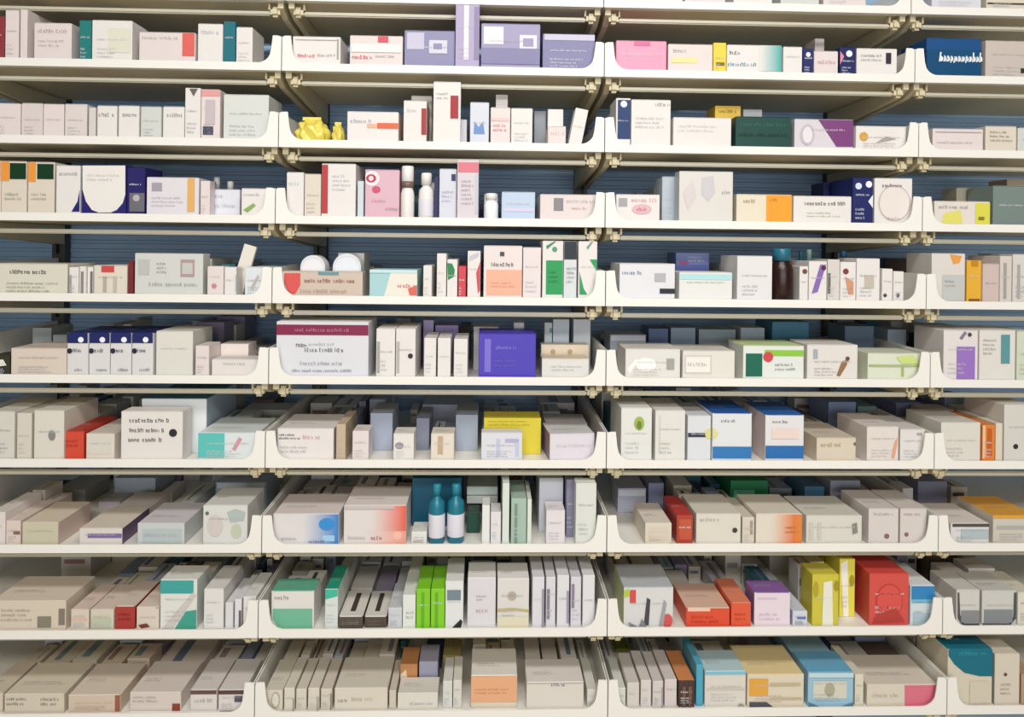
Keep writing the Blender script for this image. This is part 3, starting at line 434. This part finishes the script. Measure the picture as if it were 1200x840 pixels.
row_items(8, [
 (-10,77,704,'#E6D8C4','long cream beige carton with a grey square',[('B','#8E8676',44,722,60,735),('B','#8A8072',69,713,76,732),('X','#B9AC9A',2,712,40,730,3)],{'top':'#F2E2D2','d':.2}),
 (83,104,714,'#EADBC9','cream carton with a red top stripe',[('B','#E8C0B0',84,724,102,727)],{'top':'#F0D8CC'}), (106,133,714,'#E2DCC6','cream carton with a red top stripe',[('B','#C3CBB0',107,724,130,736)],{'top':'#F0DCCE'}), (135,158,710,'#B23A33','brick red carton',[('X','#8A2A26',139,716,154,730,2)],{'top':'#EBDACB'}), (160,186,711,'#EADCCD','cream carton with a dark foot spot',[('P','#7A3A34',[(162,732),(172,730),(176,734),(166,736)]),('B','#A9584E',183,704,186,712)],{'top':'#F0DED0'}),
 (188,231,679,'#EFEFE8','white and teal carton with a diagonal stripe',[('B','#3FA9A4',188,680,227,695),('P','#D2CCC8',[(190,736),(226,694),(231,697),(202,738)]),('P','#3FA58F',[(231,714),(218,716),(205,738),(231,738)])],{'side':'#D8E0DA','d':.06}),
 (239,262,690,'#EFECE8','white carton with white top',[],{}), (264,273,706,'#E9E8EA','slim white carton'), (275,283,702,'#ECECEE','slim white carton',[('B','#6E5E5A',280,715,283,735)]), (285,300,699,'#F0EEEA','white carton beside shelf end'),  # one slim carton has a darker strip along its right edge
 (318,368,692,'#EEEBE4','white carton with a rounded green block',[('P','#74BC9C',[(320,713),(366,713),(366,738),(332,738),(325,734),(320,724)]),('X','#A59A98',322,697,341,703)],{'top':'#63B294','d':.05}), (381,396,690,'#E6ECE8','slim white carton with emerald top',[('P','#3CC0A0',[(381,690),(396,690),(396,698),(381,702)])],{'top':'#1D9C80'}),
 (397,425,722,'#5C5248','taupe fronted low carton',[('X','#8A8074',401,727,420,732),('T','#4A443E',.4,.05,.62,.9)],{'top':'#EDE7DE','d':.1}), (427,453,722,'#5A4E44','taupe fronted low carton',[('X','#7E7264',431,726,449,734,2),('T','#4A443E',.4,.05,.62,.9)],{'top':'#EDE7DE','d':.1}),
 (455,471,712,'#D9DCE2','pale grey carton',[],{}), (472,487,697,'#F0F2EC','small white carton',[('X','#A5A5B0',476,712,486,730,2)],{}),
 (488,504,690,'#86D21C','lime green carton',[('B','#6AB414',494,694,497,736)]), (505,521,690,'#88D41E','lime green carton',[('B','#6AB414',510,694,513,736)]), (522,543,681,'#EFF1F0','white carton with a slate band',[('B','#7A8C96',524,691,540,703),('P','#2E2E30',[(530,735),(540,725),(542,728),(540,738),(530,738)])]),
 (548,581,677,'#E9E6EA','tall white carton with pink lettering',[('X','#B4A0B0',558,697,570,705),('X','#C2A0AC',558,712,570,718)],{'top':'#F8F6F4','d':.07}), (583,620,678,'#EAE6E0','tall white carton with a gold line',[('P','#C6B478',[(583,713),(600,712),(620,714),(620,717),(600,715),(583,717)]),('O','#B9B0A4',600,698,5),('B','#E4DCC0',583,722,620,738)],{'top':'#F8F6F2','d':.07}),
 (624,638,676,'#EBE9EE','slim white upright carton',[('B','#9C98AC',635,690,638,736)]), (640,651,676,'#E8E6EC','slim white upright carton',[('B','#8A8294',641,690,644,725)]), (653,667,674,'#EDEBEF','slim white upright carton',[('B','#A59CB0',664,692,667,730)]), (669,681,676,'#E6E2EA','slim white upright carton',[('B','#94869C',670,684,673,712)]), (683,697,674,'#EFEDF0','slim white upright carton'),  # upright edge bands paint the lilac shadows between these cartons
 (731,789,688,'#E6E4E2','white carton with red and lime marks',[('P','#B8D03C',[(731,692),(737,689),(738,698),(732,700)]),('B','#D8524E',738,691,745,706),('O','#D85A5A',782,727,6,8),('P','#4A4A50',[(754,732),(758,700),(762,702),(760,732)]),('P','#8A8A92',[(736,728),(748,734),(752,724),(758,735),(738,735)]),('P','#A5A4AA',[(772,732),(778,702),(781,706),(777,732)])],{'top':'#C9CDD2','side':'#DDE4B0','d':.2}),
 (804,855,712,'#E4502E','low red orange carton',[('B','#F2C9B4',806,712,832,716),('X','#C23C1E',810,720,848,732,2)],{'top':'#F0C8B0'}), (857,880,706,'#E75C38','red orange carton',[('X','#C8421F',861,714,876,732,2)],{'top':'#EF8A66'}),
 (884,926,694,'#F4E4EE','pinkish white carton with a purple side',[('B','#E2C2D8',888,700,910,702),('X','#D8BCCE',890,716,918,730,2)],{'side':'#9A78AE','top':'#8D62A8','d':.05}), (929,946,716,'#DDE2EE','low pale blue carton',[('B','#5A72B8',934,722,944,725)],{'d':.1}),
 (952,983,673,'#D4C83C','yellow carton with a white centre stripe',[('P','#EEECDC',[(965,682),(975,680),(976,737),(963,737)]),('O','#B8A820',956,690,3,9),('O','#A89A20',980,686,3,6)],{'d':.05}), (984,1002,655,'#E6DC4A','yellow and white carton',[('P','#F4F0E4',[(985,660),(993,656),(994,735),(988,735)]),('O','#A89A20',998,680,3,7)],{'s':.05,'d':.06}), (949,966,658,'#E9E2A8','pale yellow carton',[],{'s':.09,'d':.06}),
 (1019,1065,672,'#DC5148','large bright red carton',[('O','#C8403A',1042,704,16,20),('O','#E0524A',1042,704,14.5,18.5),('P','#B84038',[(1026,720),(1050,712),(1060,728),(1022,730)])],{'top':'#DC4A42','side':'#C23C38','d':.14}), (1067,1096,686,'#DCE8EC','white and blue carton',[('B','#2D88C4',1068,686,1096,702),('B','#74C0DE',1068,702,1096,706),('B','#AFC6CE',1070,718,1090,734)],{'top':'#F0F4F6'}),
 (1121,1148,691,'#DDD9D2','grey white carton with dark rounded foot',[('P','#55585C',[(1122,694),(1124,694),(1125,720),(1130,730),(1148,730),(1148,734),(1128,734),(1122,724)]),('B','#8E8E90',1126,715,1147,729)]), (1151,1191,692,'#DAD8D2','grey white carton with dark rounded foot',[('P','#55585C',[(1191,694),(1188,694),(1187,722),(1182,730),(1151,730),(1151,735),(1184,735),(1191,724)]),('B','#8A8E92',1153,714,1186,729)]), (1193,1214,694,'#E9E4D2','cream carton'),
 (1108,1132,671,'#E4DAD4','white carton with pink tint',[('B','#8C7A76',1122,682,1136,686)],{'s':.1,'d':.05}), (1135,1166,666,'#DDD4D0','pinkish grey carton',[],{'s':.11,'d':.05})])
row_items(9, [
 (-22,3,812,'#E2D6C0','cream carton at the left frame'), (5,75,813,'#E2D7C2','cream carton with grey figures',[('X','#8E867A',8,817,34,828),('X','#8E867A',48,817,72,828)],{'top':'#EDE0CA','d':.22}),
 (80,141,814,'#E0CDB6','cream beige carton with brown mark',[('B','#A5624A',135,812,142,833)],{'top':'#EFE0CF','d':.25}), (152,212,811,'#E6DAD0','pinkish cream carton with brown mark',[('B','#94432C',202,824,211,846),('X','#B9ADA8',156,815,186,824,2)],{'top':'#EEE2DA','d':.26}),
 (223,254,808,'#EBE2DC','white carton with a brown top line',[('B','#6A4E4E',223,808,254,813),('X','#B9A5A0',228,818,250,823)],{'d':.22}), (256,287,808,'#EAE2DE','white carton with a brown top line',[('B','#5E4446',256,808,287,813),('B','#5A5468',275,815,284,822),('B','#8A7E80',258,832,284,835)],{'d':.1}),
 (310,331,809,'#E6DECD','cream carton',[('O','#B9AD9A',323,820,5,9),('O','#E6DECD',323,820,3.5,7.5)]), (333,345,806,'#E9E1D1','slim cream carton',[('B','#A59C8E',343,818,345,842)]), (347,359,807,'#E6DDCE','slim cream carton'), (361,374,806,'#E9E0D2','slim cream carton',[('B','#B4AA9C',371,816,374,842)]), (376,389,807,'#E3DACB','slim cream carton',[('B','#94897C',387,812,389,845)]),
 (392,454,806,'#E8DFD0','wide cream carton',[('X','#8E8478',396,817,407,824),('X','#BDB4A4',412,816,436,821)],{'d':.16}), (456,464,809,'#DCD2C2','thin cream carton'), (466,513,812,'#EAE6DA','low cream white carton',[('X','#B9B2A4',480,822,510,826)],{'d':.05}),
 (469,489,778,'#CE8F56','orange tan carton',[('P','#F0DCC0',[(469,790),(476,784),(478,800),(469,802)])],{'s':.07,'d':.06}), (491,513,775,'#B5B4CC','lilac carton',[],{'s':.075,'d':.06}), (519,530,798,'#E4E4DC','slim white carton with grey side'), (531,541,797,'#E6E2D6','slim cream white carton'), (519,540,768,'#8E8048','olive carton',[],{'s':.1,'d':.06}),
 (552,606,791,'#E6DCC8','cream carton with a salmon band',[('B','#EDB184',552,792,606,822),('X','#C88A60',556,806,600,814)],{'top':'#F5EFE4','d':.09}),
 (617,684,799,'#EAE2D8','white carton with a red lower line',[('B','#D8584E',618,832,664,838),('X','#6A7294',646,800,664,804),('B','#C2B4AC',618,798,684,800)],{'top':'#F3ECE4','d':.075}),
 (688,699,808,'#E2E2D6','slim white carton beside shelf end'), 
 (735,749,800,'#E3DBD2','slim pale carton'), (751,763,797,'#E6DED8','slim pale carton'), (765,777,798,'#E2DAD6','slim pale carton',[('B','#B0A6AC',775,805,777,845)]), (779,793,796,'#E6DAD6','slim pale carton'),  # the thin edge band is a lilac shadow painted onto the carton
 (722,733,806,'#E6E8DC','slim pale carton'), (722,736,760,'#9CB02E','lime carton',[],{'s':.2,'d':.05}),
 (795,814,797,'#4C3933','dark brown carton with an orange top',[('B','#7A5A48',800,804,803,838),('B','#7A5A48',807,804,810,838)],{'top':'#DD8E50','d':.1}), (816,824,779,'#4DAAC8','slim cyan carton'), (826,874,786,'#E9E2D8','cream white carton with cyan top edge',[('B','#7CC6DE',826,786,874,790),('B','#D2CAC0',828,806,874,808),('O','#A59C92',868,828,4)],{'top':'#C4E0E8','d':.07}),
 (876,942,790,'#EBDFC6','cream carton with amber and slate blocks',[('B','#E9A93C',878,795,900,815),('P','#5A5A66',[(878,822),(898,822),(906,836),(878,836)]),('B','#C9B894',902,800,938,803),('B','#C9B894',902,817,940,819)],{'top':'#F0D8A0','d':.11}),
 (947,1000,787,'#9CC6DC','light blue carton with a beige window',[('B','#DAD6C4',953,798,992,818),('O','#B4AE94',972,808,6,8),('P','#5E8AA4',[(947,822),(960,828),(985,828),(1000,822),(1000,838),(947,838)]),('B','#C6DEE8',947,788,1000,793)],{'top':'#6AB0D4','d':.07}), (1002,1012,790,'#EAE2CE','slim cream carton beside blue one'),
 (1016,1098,802,'#E6DCCA','cream carton with a pink right end',[('P','#DF7388',[(1060,802),(1098,802),(1098,818),(1094,828),(1086,833),(1060,833)]),('X','#C6BAA6',1022,812,1052,817)],{'top':'#EFE2D2','d':.16}),
 (1111,1163,754,'#E2D8C2','teal topped cream carton',[('P','#0D7086',[(1111,754),(1163,754),(1163,792),(1148,792),(1130,788),(1118,778),(1111,768)]),('X','#2E95A4',1124,762,1156,768),('B','#D8CDB8',1136,798,1160,824)],{'d':.12,'top':'#0D7086'}), (1166,1195,766,'#E4DAC8','cream carton with greyish side',[('O','#5A524A',1178,790,2),('X','#B4AA94',1172,800,1188,815,3)],{'side':'#9AA49A'}), (1197,1216,790,'#BC9E80','tan carton')])

# ---- make neighbours stand side by side instead of through one another
def ov(a, b, ax): return min(a[ax+'1'], b[ax+'1'])-max(a[ax+'0'], b[ax+'0'])
by = {}
for i in ITEMS:
    i['y1'] = min(i['y0']+i['d'], BACK_Y-.004); by.setdefault((i['row'], i['bay']), []).append(i)
for key, L in by.items():
    for a in L:                     # a front carton ends before the one standing behind it
        for b in L:
            if a is not b and a['y0'] < b['y0']-0.02 and ov(a, b, 'x') > .001 and ov(a, b, 'z') > .001 and a['y1'] > b['y0']-.003:
                a['y1'] = max(a['y0']+.012, b['y0']-.003)
    for n in range(3):
        for i, a in enumerate(L):
            for b in L[i+1:]:
                g = ov(a, b, 'x')
                if g > -.0006 and ov(a, b, 'y') > 0 and ov(a, b, 'z') > .0005:
                    l, r_ = (a, b) if a['x0']+a['x1'] < b['x0']+b['x1'] else (b, a)
                    g2 = l['x1']-r_['x0']+.0008
                    if g2 < 0.45*min(l['x1']-l['x0'], r_['x1']-r_['x0']):
                        l['x1'] -= g2/2; r_['x0'] += g2/2
                    elif n == 2:
                        f, k = (a, b) if a['y0'] <= b['y0'] else (b, a)
                        sh = f['y1']+.002-k['y0']; k['y0'] += sh; k['y1'] = min(k['y1']+sh, BACK_Y-.004)
for i in ITEMS: i['d'] = max(.008, i['y1']-i['y0'])

# ---- labels that single each thing out
for key, L in by.items():
    fr = sorted([i for i in L if not i['rear']], key=lambda i: i['x0']+i['x1'])
    for n, i in enumerate(fr): i['nth'] = n
    for i in L:
        place = 'on the %s shelf down, %s' % (ORD[i['row']], BAY[i['bay']])
        same = [j for j in L if j['desc'] == i['desc']]
        alld = [j for j in ITEMS if j['desc'] == i['desc']]
        if len(alld) == 1 and len(i['desc'].split()) >= 4: lab = i['desc']+' '+place
        elif len(same) == 1: lab = i['desc']+' '+place
        elif not i['rear']: lab = '%s, %s from left, %s shelf down, %s' % (i['desc'], ORD[i['nth']] if i['nth'] < 20 else '%dth' % (i['nth']+1), ORD[i['row']], BAY[i['bay']])
        else:
            same = sorted([j for j in same if j['rear']], key=lambda j: j['x0']); n = same.index(i)
            lab = '%s, %s of %d alike, %s shelf down, %s' % (i['desc'], ORD[n], len(same), ORD[i['row']], BAY[i['bay']])
        i['label'] = lab

def add_print(root, it, ox):
    y = -0.0003; zb = it['z0']; w, h = it['x1']-it['x0'], it['z1']-it['z0']
    rg = random.Random(int(it['x0']*1e4)+it['row']*77)
    def L(u, v):
        X, Z = at(u, v, it['y0']); return max(-w/2+.0004, min(w/2-.0004, X-ox)), max(.0004, min(h-.0004, Z-zb))
    mat = M_PLASTIC if it['kind'] == 'bottle' else M_CARD
    pr = list(it['pr'])
    pxw = w/0.0016
    if not any(p[0] == 'X' for p in pr) and pxw > 9 and not it['rear'] and it['kind'] == 'carton':
        x0, x1 = -w/2+w*.14, w/2-w*.14
        t = rg.choice((0, 1, 2)); col = rg.choice(('#CFCBC8', '#C4C6CA', '#D2C6C0', '#BDBABA'))
        dark = sum(int(it['col'][k:k+2], 16) for k in (1, 3, 5)) < 500
        if dark: col = '#D8D8E0'
        z0 = h*rg.uniform(.5, .65)
        o = link('lettering', plate('lettering', letters(x0, z0, x1, z0+min(h*.11, .0042), 1, rg), -.0011, col), mat, root); o['label'] = 'faint printed lettering'
        if t:
            o = link('small_print', plate('small_print', letters(x0, h*.12, x0+(x1-x0)*rg.uniform(.6, 1), h*.38, 3, rg), -.0011, col), mat, root); o['label'] = 'faint small print'
    if it['row'] >= 5 and it['d'] > .04 and pxw > 14 and it['kind'] == 'carton' and not any(p[0] == 'T' for p in pr) and rg.random() < .75:
        x0, x1 = -w/2+w*.12, w/2-w*.12; d_ = it['d']; ya = d_*rg.uniform(.25, .4)
        pl = letters(x0, ya, x0+(x1-x0)*rg.uniform(.5, 1), min(d_*.85, ya+.012), 2, rg); V, Fc = [], []
        for q in pl:
            n_ = len(V); V += [(x, yy, h+.0005) for x, yy in q]; Fc.append((n_, n_+1, n_+2, n_+3))
        if V:
            o = link('top_lettering', mesh_pd('top_lettering', V, Fc, [srgb('#B4B0B2')]*len(Fc)), mat, root); o['label'] = 'faint grey lettering on the top'
    for p in pr:
        k, col = p[0], p[1]; y -= .00025
        if k == 'B':
            a, b = L(p[2], p[3]), L(p[4], p[5]); nm = 'color_band'; polys = [rect(a[0], b[1], b[0], a[1])]; lb = color_word(col)+' band on the front'  # mostly print; on some slim cartons the band is painted shadow
        elif k == 'G':              # ink that fades in from the plain board
            a, b = L(p[2], p[3]), L(p[4], p[5]); me = mesh_pd('color_fade', [(a[0], y, b[1]), (b[0], y, b[1]), (b[0], y, a[1]), (a[0], y, a[1])], [(0, 1, 2, 3)], [srgb(col)])
            c0, c1 = paper(it['col']), srgb(col); me.color_attributes['print_color'].data.foreach_set('color', list(c0)+list(c1)+list(c1)+list(c0))
            o = link('color_fade', me, mat, root); o['label'] = color_word(col)+' printed fade'; continue
        elif k == 'O':
            c = at(p[2], p[3], it['y0']); rx = p[4]*.0016; rz = (p[5] if len(p) > 5 else p[4])*.0016; nm = 'emblem'
            pts = [(max(-w/2+.0004, min(w/2-.0004, q[0])), max(.0004, min(h-.0004, q[1]))) for q in ellipse(c[0]-ox, c[1]-zb, rx, rz)]
            polys = [pts]; lb = color_word(col)+' round emblem'
        elif k == 'P':
            polys = [[L(*q) for q in p[2]]]; nm = 'printed_shape'; lb = color_word(col)+' printed shape'
        elif k == 'X':
            a, b = L(p[2], p[3]), L(p[4], p[5]); nm = 'lettering'; polys = letters(a[0], b[1], b[0], a[1], p[6] if len(p) > 6 else 1, rg); lb = color_word(col)+' lettering'
        elif k == 'T':
            z = h+.0003; x0, y0, x1, y1 = -w/2+w*p[2], it['d']*p[3], -w/2+w*p[4], it['d']*p[5]
            me = mesh_pd('top_band', [(x0, y0, z), (x1, y0, z), (x1, y1, z), (x0, y1, z)], [(0, 1, 2, 3)], [srgb(col)])
            o = link('top_band', me, mat, root); o['label'] = color_word(col)+' band on the top'; continue
        if not polys: continue
        o = link(nm, plate(nm, polys, y-.0003, col), mat, root); o['label'] = lb

def lathe(name, prof, col, n=24, cx=0, cy=0, sq=1.0):
    V, Fc = [], []
    for (r_, zz) in prof:
        for k in range(n): a = 2*math.pi*k/n; V.append((cx+r_*math.cos(a), cy+r_*sq*math.sin(a), zz))
    for i in range(len(prof)-1):
        for k in range(n): Fc.append((i*n+k, i*n+(k+1) % n, (i+1)*n+(k+1) % n, (i+1)*n+k))
    Fc += [tuple(reversed(range(n))), tuple(range((len(prof)-1)*n, len(prof)*n))]
    return mesh_pd(name, V, Fc, [srgb(col)]*len(Fc), smooth=True)

for it in ITEMS:
    w, h, d = it['x1']-it['x0'], it['z1']-it['z0'], it['d']; ox = (it['x0']+it['x1'])/2; op = it['op']
    k = it['kind']
    if k == 'carton':
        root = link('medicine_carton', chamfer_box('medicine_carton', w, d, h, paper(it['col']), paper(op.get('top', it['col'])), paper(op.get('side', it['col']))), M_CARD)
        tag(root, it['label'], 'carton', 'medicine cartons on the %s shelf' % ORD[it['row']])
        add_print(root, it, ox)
        if w > .03 and not it['rear'] and it['row'] > 0:      # the end flap tucked over the top front edge
            fl = mesh_pd('tuck_flap', [(-w/2+.002, -.0006, h-.0006), (w/2-.002, -.0006, h-.0006), (w/2-.002, .0004, h+.0004), (-w/2+.002, .0004, h+.0004), (w/2-.0035, .018, h+.0004), (-w/2+.0035, .018, h+.0004)] if d > .03 else
                         [(-w/2+.002, -.0006, h-.0006), (w/2-.002, -.0006, h-.0006), (w/2-.002, .0004, h+.0004), (-w/2+.002, .0004, h+.0004), (w/2-.0035, d*.5, h+.0004), (-w/2+.0035, d*.5, h+.0004)],
                         [(0, 1, 2, 3), (3, 2, 4, 5)], [paper(op.get('top', it['col']))]*2)
            link('tuck_flap', fl, M_CARD, root)
        rz = 0 if op.get('tall') else math.radians(op.get('rot', rnd.uniform(-.35, .35)))
        root.rotation_euler = (0, math.radians(op.get('lean', 0)), rz)
        root.location = (ox, it['y0'], it['z0']+w/2*abs(math.sin(math.radians(op.get('lean', 0)))))
    elif k == 'bottle':
        r_ = min(w/2, .03); ch = op.get('ch', .28)*h; nr = r_*op.get('nr', .5)
        root = bpy.data.objects.new('medicine_bottle', None); C.objects.link(root); root.location = (ox, it['y0']+r_, it['z0'])
        tag(root, it['label'], 'bottle', 'bottles on the %s shelf' % ORD[it['row']])
        hb = h-ch
        link('body', lathe('body', [(r_*.92, 0), (r_, .002), (r_, hb*.80), (r_*.93, hb*.88), (nr, hb*.97), (nr, hb+.001)], it['col']), M_PLASTIC, root)
        cr_ = max(nr*1.12, r_*op.get('cr', .6))
        link('cap', lathe('cap', [(cr_, hb+.001), (cr_, h-.002), (cr_*.9, h)], op.get('cap', '#F2EFEC')), M_PLASTIC, root)
        if 'lab' in op:
            link('bottle_label', lathe('bottle_label', [(r_+.0004, hb*.14), (r_+.0005, hb*.15), (r_+.0005, hb*.62), (r_+.0004, hb*.63)], op['lab']), M_CARD, root)
        if 'band' in op:
            link('neck_band', lathe('neck_band', [(cr_*1.02, hb+.0005), (cr_*1.02, hb+ch*.3)], op['band']), M_PLASTIC, root)
    elif k == 'tub':                # a flat round-topped pack standing on edge
        n = 20; rx = w/2; pts = [(-rx, 0), (rx, 0)]+[(rx*math.cos(math.pi*t/n), (h-min(rx, h*.8))+min(rx, h*.8)*math.sin(math.pi*t/n)) for t in range(n+1)]
        N = len(pts); V = [(x, 0, zz) for x, zz in pts]+[(x, d, zz) for x, zz in pts]
        Fc = [tuple(range(N)), tuple(reversed(range(N, 2*N)))]+[((i+1) % N, i, i+N, (i+1) % N+N) for i in range(N)]
        root = link('round_pack', mesh_pd('round_pack', V, Fc, [srgb(it['col'])]*len(Fc)), M_CARD)
        tag(root, it['label'], 'pack', 'round topped packs'); root.location = (ox, it['y0'], it['z0'])
        link('rim', mesh_pd('rim', [(x*.96, -.0006, zz*.97+.001) for x, zz in pts]+[(x*.86, -.0006, zz*.88+.004) for x, zz in pts], [(i, (i+1) % N, (i+1) % N+N, i+N) for i in range(N)], [srgb('#DFE2E6')]*N), M_CARD, root)
    elif k == 'pouch':
        rg = random.Random(3+int(it['x0']*1000)); bm = bmesh.new(); bmesh.ops.create_icosphere(bm, subdivisions=4, radius=1)
        for v in bm.verts:
            x, yy, zz = v.co; zz = max(zz, -.55)
            f = 1+.10*math.sin(7*x+2+rg.random()*.3)*math.cos(6*zz+3*yy)+.06*math.sin(13*x+5*zz)
            sgn = lambda q, e: math.copysign(abs(q)**e, q)
            v.co = (sgn(x, .7)*w/2*f*.95, (yy*f+1)*d/2, (zz*f+.55)/1.6*h)
            v.co.z = max(0, v.co.z); v.co.x = max(-w/2, min(w/2, v.co.x))
        me = bpy.data.meshes.new('film_pouch'); bm.to_mesh(me); bm.free()
        ca = me.color_attributes.new('print_color', 'FLOAT_COLOR', 'POINT'); ca.data.foreach_set('color', list(srgb(it['col']))*len(me.vertices))
        root = link('film_pouch', me, M_FILM); tag(root, it['label'], 'pouch'); root.location = (ox, it['y0'], it['z0'])
        link('sealed_edge', boxes_mesh('sealed_edge', [(-w*.3, d*.42, h*.93, w*.22, d*.5, h*1.06)]), M_FILM, root)
        for p_ in root.children:
            c2 = p_.data.color_attributes.new('print_color', 'FLOAT_COLOR', 'POINT'); c2.data.foreach_set('color', list(srgb(it['col']))*len(p_.data.vertices))

# ---- the cartons queued behind the front ones, too many and too hidden to pick out singly
rg = random.Random(11); V, Fc, cols = [], [], []
DIM = ['#D9D6D2', '#CFCBC8', '#C8CCD4', '#BFC6D2', '#DAD3C8', '#C4BEB8', '#AEB8C8', '#8E9AB4', '#33406E', '#2F6E80', '#9A8FAE', '#6E5A52', '#BFD0D8', '#E2DED8', '#E4E0DC', '#DCD8D4']
def blocked(b, L):
    for t in L:
        if min(b[3], t['x1'])-max(b[0], t['x0']) > -.0005 and min(b[4], t['y1'])-max(b[1], t['y0']) > -.001 and min(b[5], t['z1'])-max(b[2], t['z0']) > -.0005: return True
    return False
for key, L in by.items():
    row, bay = key
    if row == 0: continue
    for it in sorted(L, key=lambda i: i['x0']):
        if it['rear'] or it['op'].get('lean') or 'b' in it['op'] or it['kind'] == 'pouch': continue
        y = max(it['y1'], ROW_Y[row]+0.07)+.003; first = True
        w0 = it['x1']-it['x0']; zf = ROW_Z[row]+FLOOR_T+.0003; low = row >= 6
        while y < BACK_Y-.05:
            dd = rg.uniform(.05, .12) if low else rg.uniform(.05, .13); dd = min(dd, BACK_Y-.006-y)
            if dd < .04: break
            np_ = 1 if w0 < .035 else rg.choice((1, 1, 2) if w0 < .07 else (1, 2, 2, 3))
            for q in range(np_):
                xa = it['x0']+w0*q/np_; xb = it['x0']+w0*(q+1)/np_; ww = (xb-xa)*rg.uniform(.82, .98); cx = (xa+xb)/2
                hh = (it['z1']-it['z0'])*(rg.uniform(.6, 1.0) if low else rg.uniform(.55, 1.1)); hh = min(hh, clampz(row)-.03-it['z0'])
                yq = y+rg.uniform(0, .015); b = (cx-ww/2, yq, zf, cx+ww/2, y+dd, zf+hh)
                if rg.random() > (.9 if low else .72) or hh < .012 or yq+.02 > y+dd or blocked(b, L): continue
                light = sum(int(it['col'][k:k+2], 16) for k in (1, 3, 5)) > 480
                hexc = it['col'] if light and ((first and low and rg.random() < .7) or rg.random() < .3) else rg.choice(DIM)
                c = paper(hexc); nb = len(V); x0, y0, z0, x1, y1, z1 = b
                V += [(x0,y0,z0),(x1,y0,z0),(x1,y1,z0),(x0,y1,z0),(x0,y0,z1),(x1,y0,z1),(x1,y1,z1),(x0,y1,z1)]
                Fc += [[nb+i for i in f] for f in ((0,3,2,1),(4,5,6,7),(0,1,5,4),(2,3,7,6),(1,2,6,5),(3,0,4,7))]; cols += [c]*6
                ink = srgb(rg.choice(['#8A8A94', '#6F7C98', '#A09894', '#A07A78', '#7E9598', '#4A4A58']))
                s0 = z0+(z1-z0)*.55; s1 = z0+(z1-z0)*.72; nb = len(V)      # a printed strip across its front and one on its top
                V += [(x0+.1*ww, y0-.0004, s0), (x0+.8*ww, y0-.0004, s0), (x0+.8*ww, y0-.0004, s1), (x0+.1*ww, y0-.0004, s1)]; Fc.append((nb, nb+1, nb+2, nb+3)); cols.append(ink)
                if low and rg.random() < .6:
                    ta = rg.uniform(.1, .5); tb = ta+rg.uniform(.12, .35); nb = len(V)
                    V += [(x0+ww*ta, y0+.01, z1+.0003), (x0+ww*tb, y0+.01, z1+.0003), (x0+ww*tb, y1-.01, z1+.0003), (x0+ww*ta, y1-.01, z1+.0003)]; Fc.append((nb, nb+1, nb+2, nb+3)); cols.append(ink)
            y += dd+.004; first = False
for row in range(1, 10):            # stock in the bays past either side of the picture
    for (xa, xb) in ((EXT[0], EXT[1]), (EXT[5], EXT[6])):
        x = xa+.03
        while x < xb-.145:
            ww = rg.uniform(.018, .11); hh = rg.uniform(.03, .085)
            for (y0, dd) in ((ROW_Y[row]+.015, .1), (ROW_Y[row]+.13, .12)):
                x0, x1, y1, z0 = x, x+ww, y0+dd*rg.uniform(.8, 1), ROW_Z[row]+FLOOR_T+.0003; z1 = z0+hh*rg.uniform(.8, 1); nb = len(V)
                V += [(x0,y0,z0),(x1,y0,z0),(x1,y1,z0),(x0,y1,z0),(x0,y0,z1),(x1,y0,z1),(x1,y1,z1),(x0,y1,z1)]
                Fc += [[nb+i for i in f] for f in ((0,3,2,1),(4,5,6,7),(0,1,5,4),(2,3,7,6),(1,2,6,5),(3,0,4,7))]; cols += [paper(rg.choice(DIM+[W_, P_, K_]*5))]*6
                nb = len(V); V += [(x0+.1*ww, y0-.0004, z0+.5*hh), (x0+.8*ww, y0-.0004, z0+.5*hh), (x0+.8*ww, y0-.0004, z0+.65*hh), (x0+.1*ww, y0-.0004, z0+.65*hh)]; Fc.append((nb, nb+1, nb+2, nb+3)); cols.append(srgb(rg.choice(['#9A9AA4', '#7F8CA8', '#B08A88', '#4E9A96'])))
            x += ww+.002
st = link('carton_backstock', mesh_pd('carton_backstock', V, Fc, cols), M_CARD)
tag(st, 'rows of further medicine cartons queued behind the front ones on every shelf', 'cartons', None, 'stuff')
print('ITEMS', len(ITEMS), {k: sum(1 for i in ITEMS if i['kind'] == k) for k in ('carton', 'bottle', 'tub', 'pouch')}, 'rear', sum(i['rear'] for i in ITEMS), 'stuff', len(cols)//7)
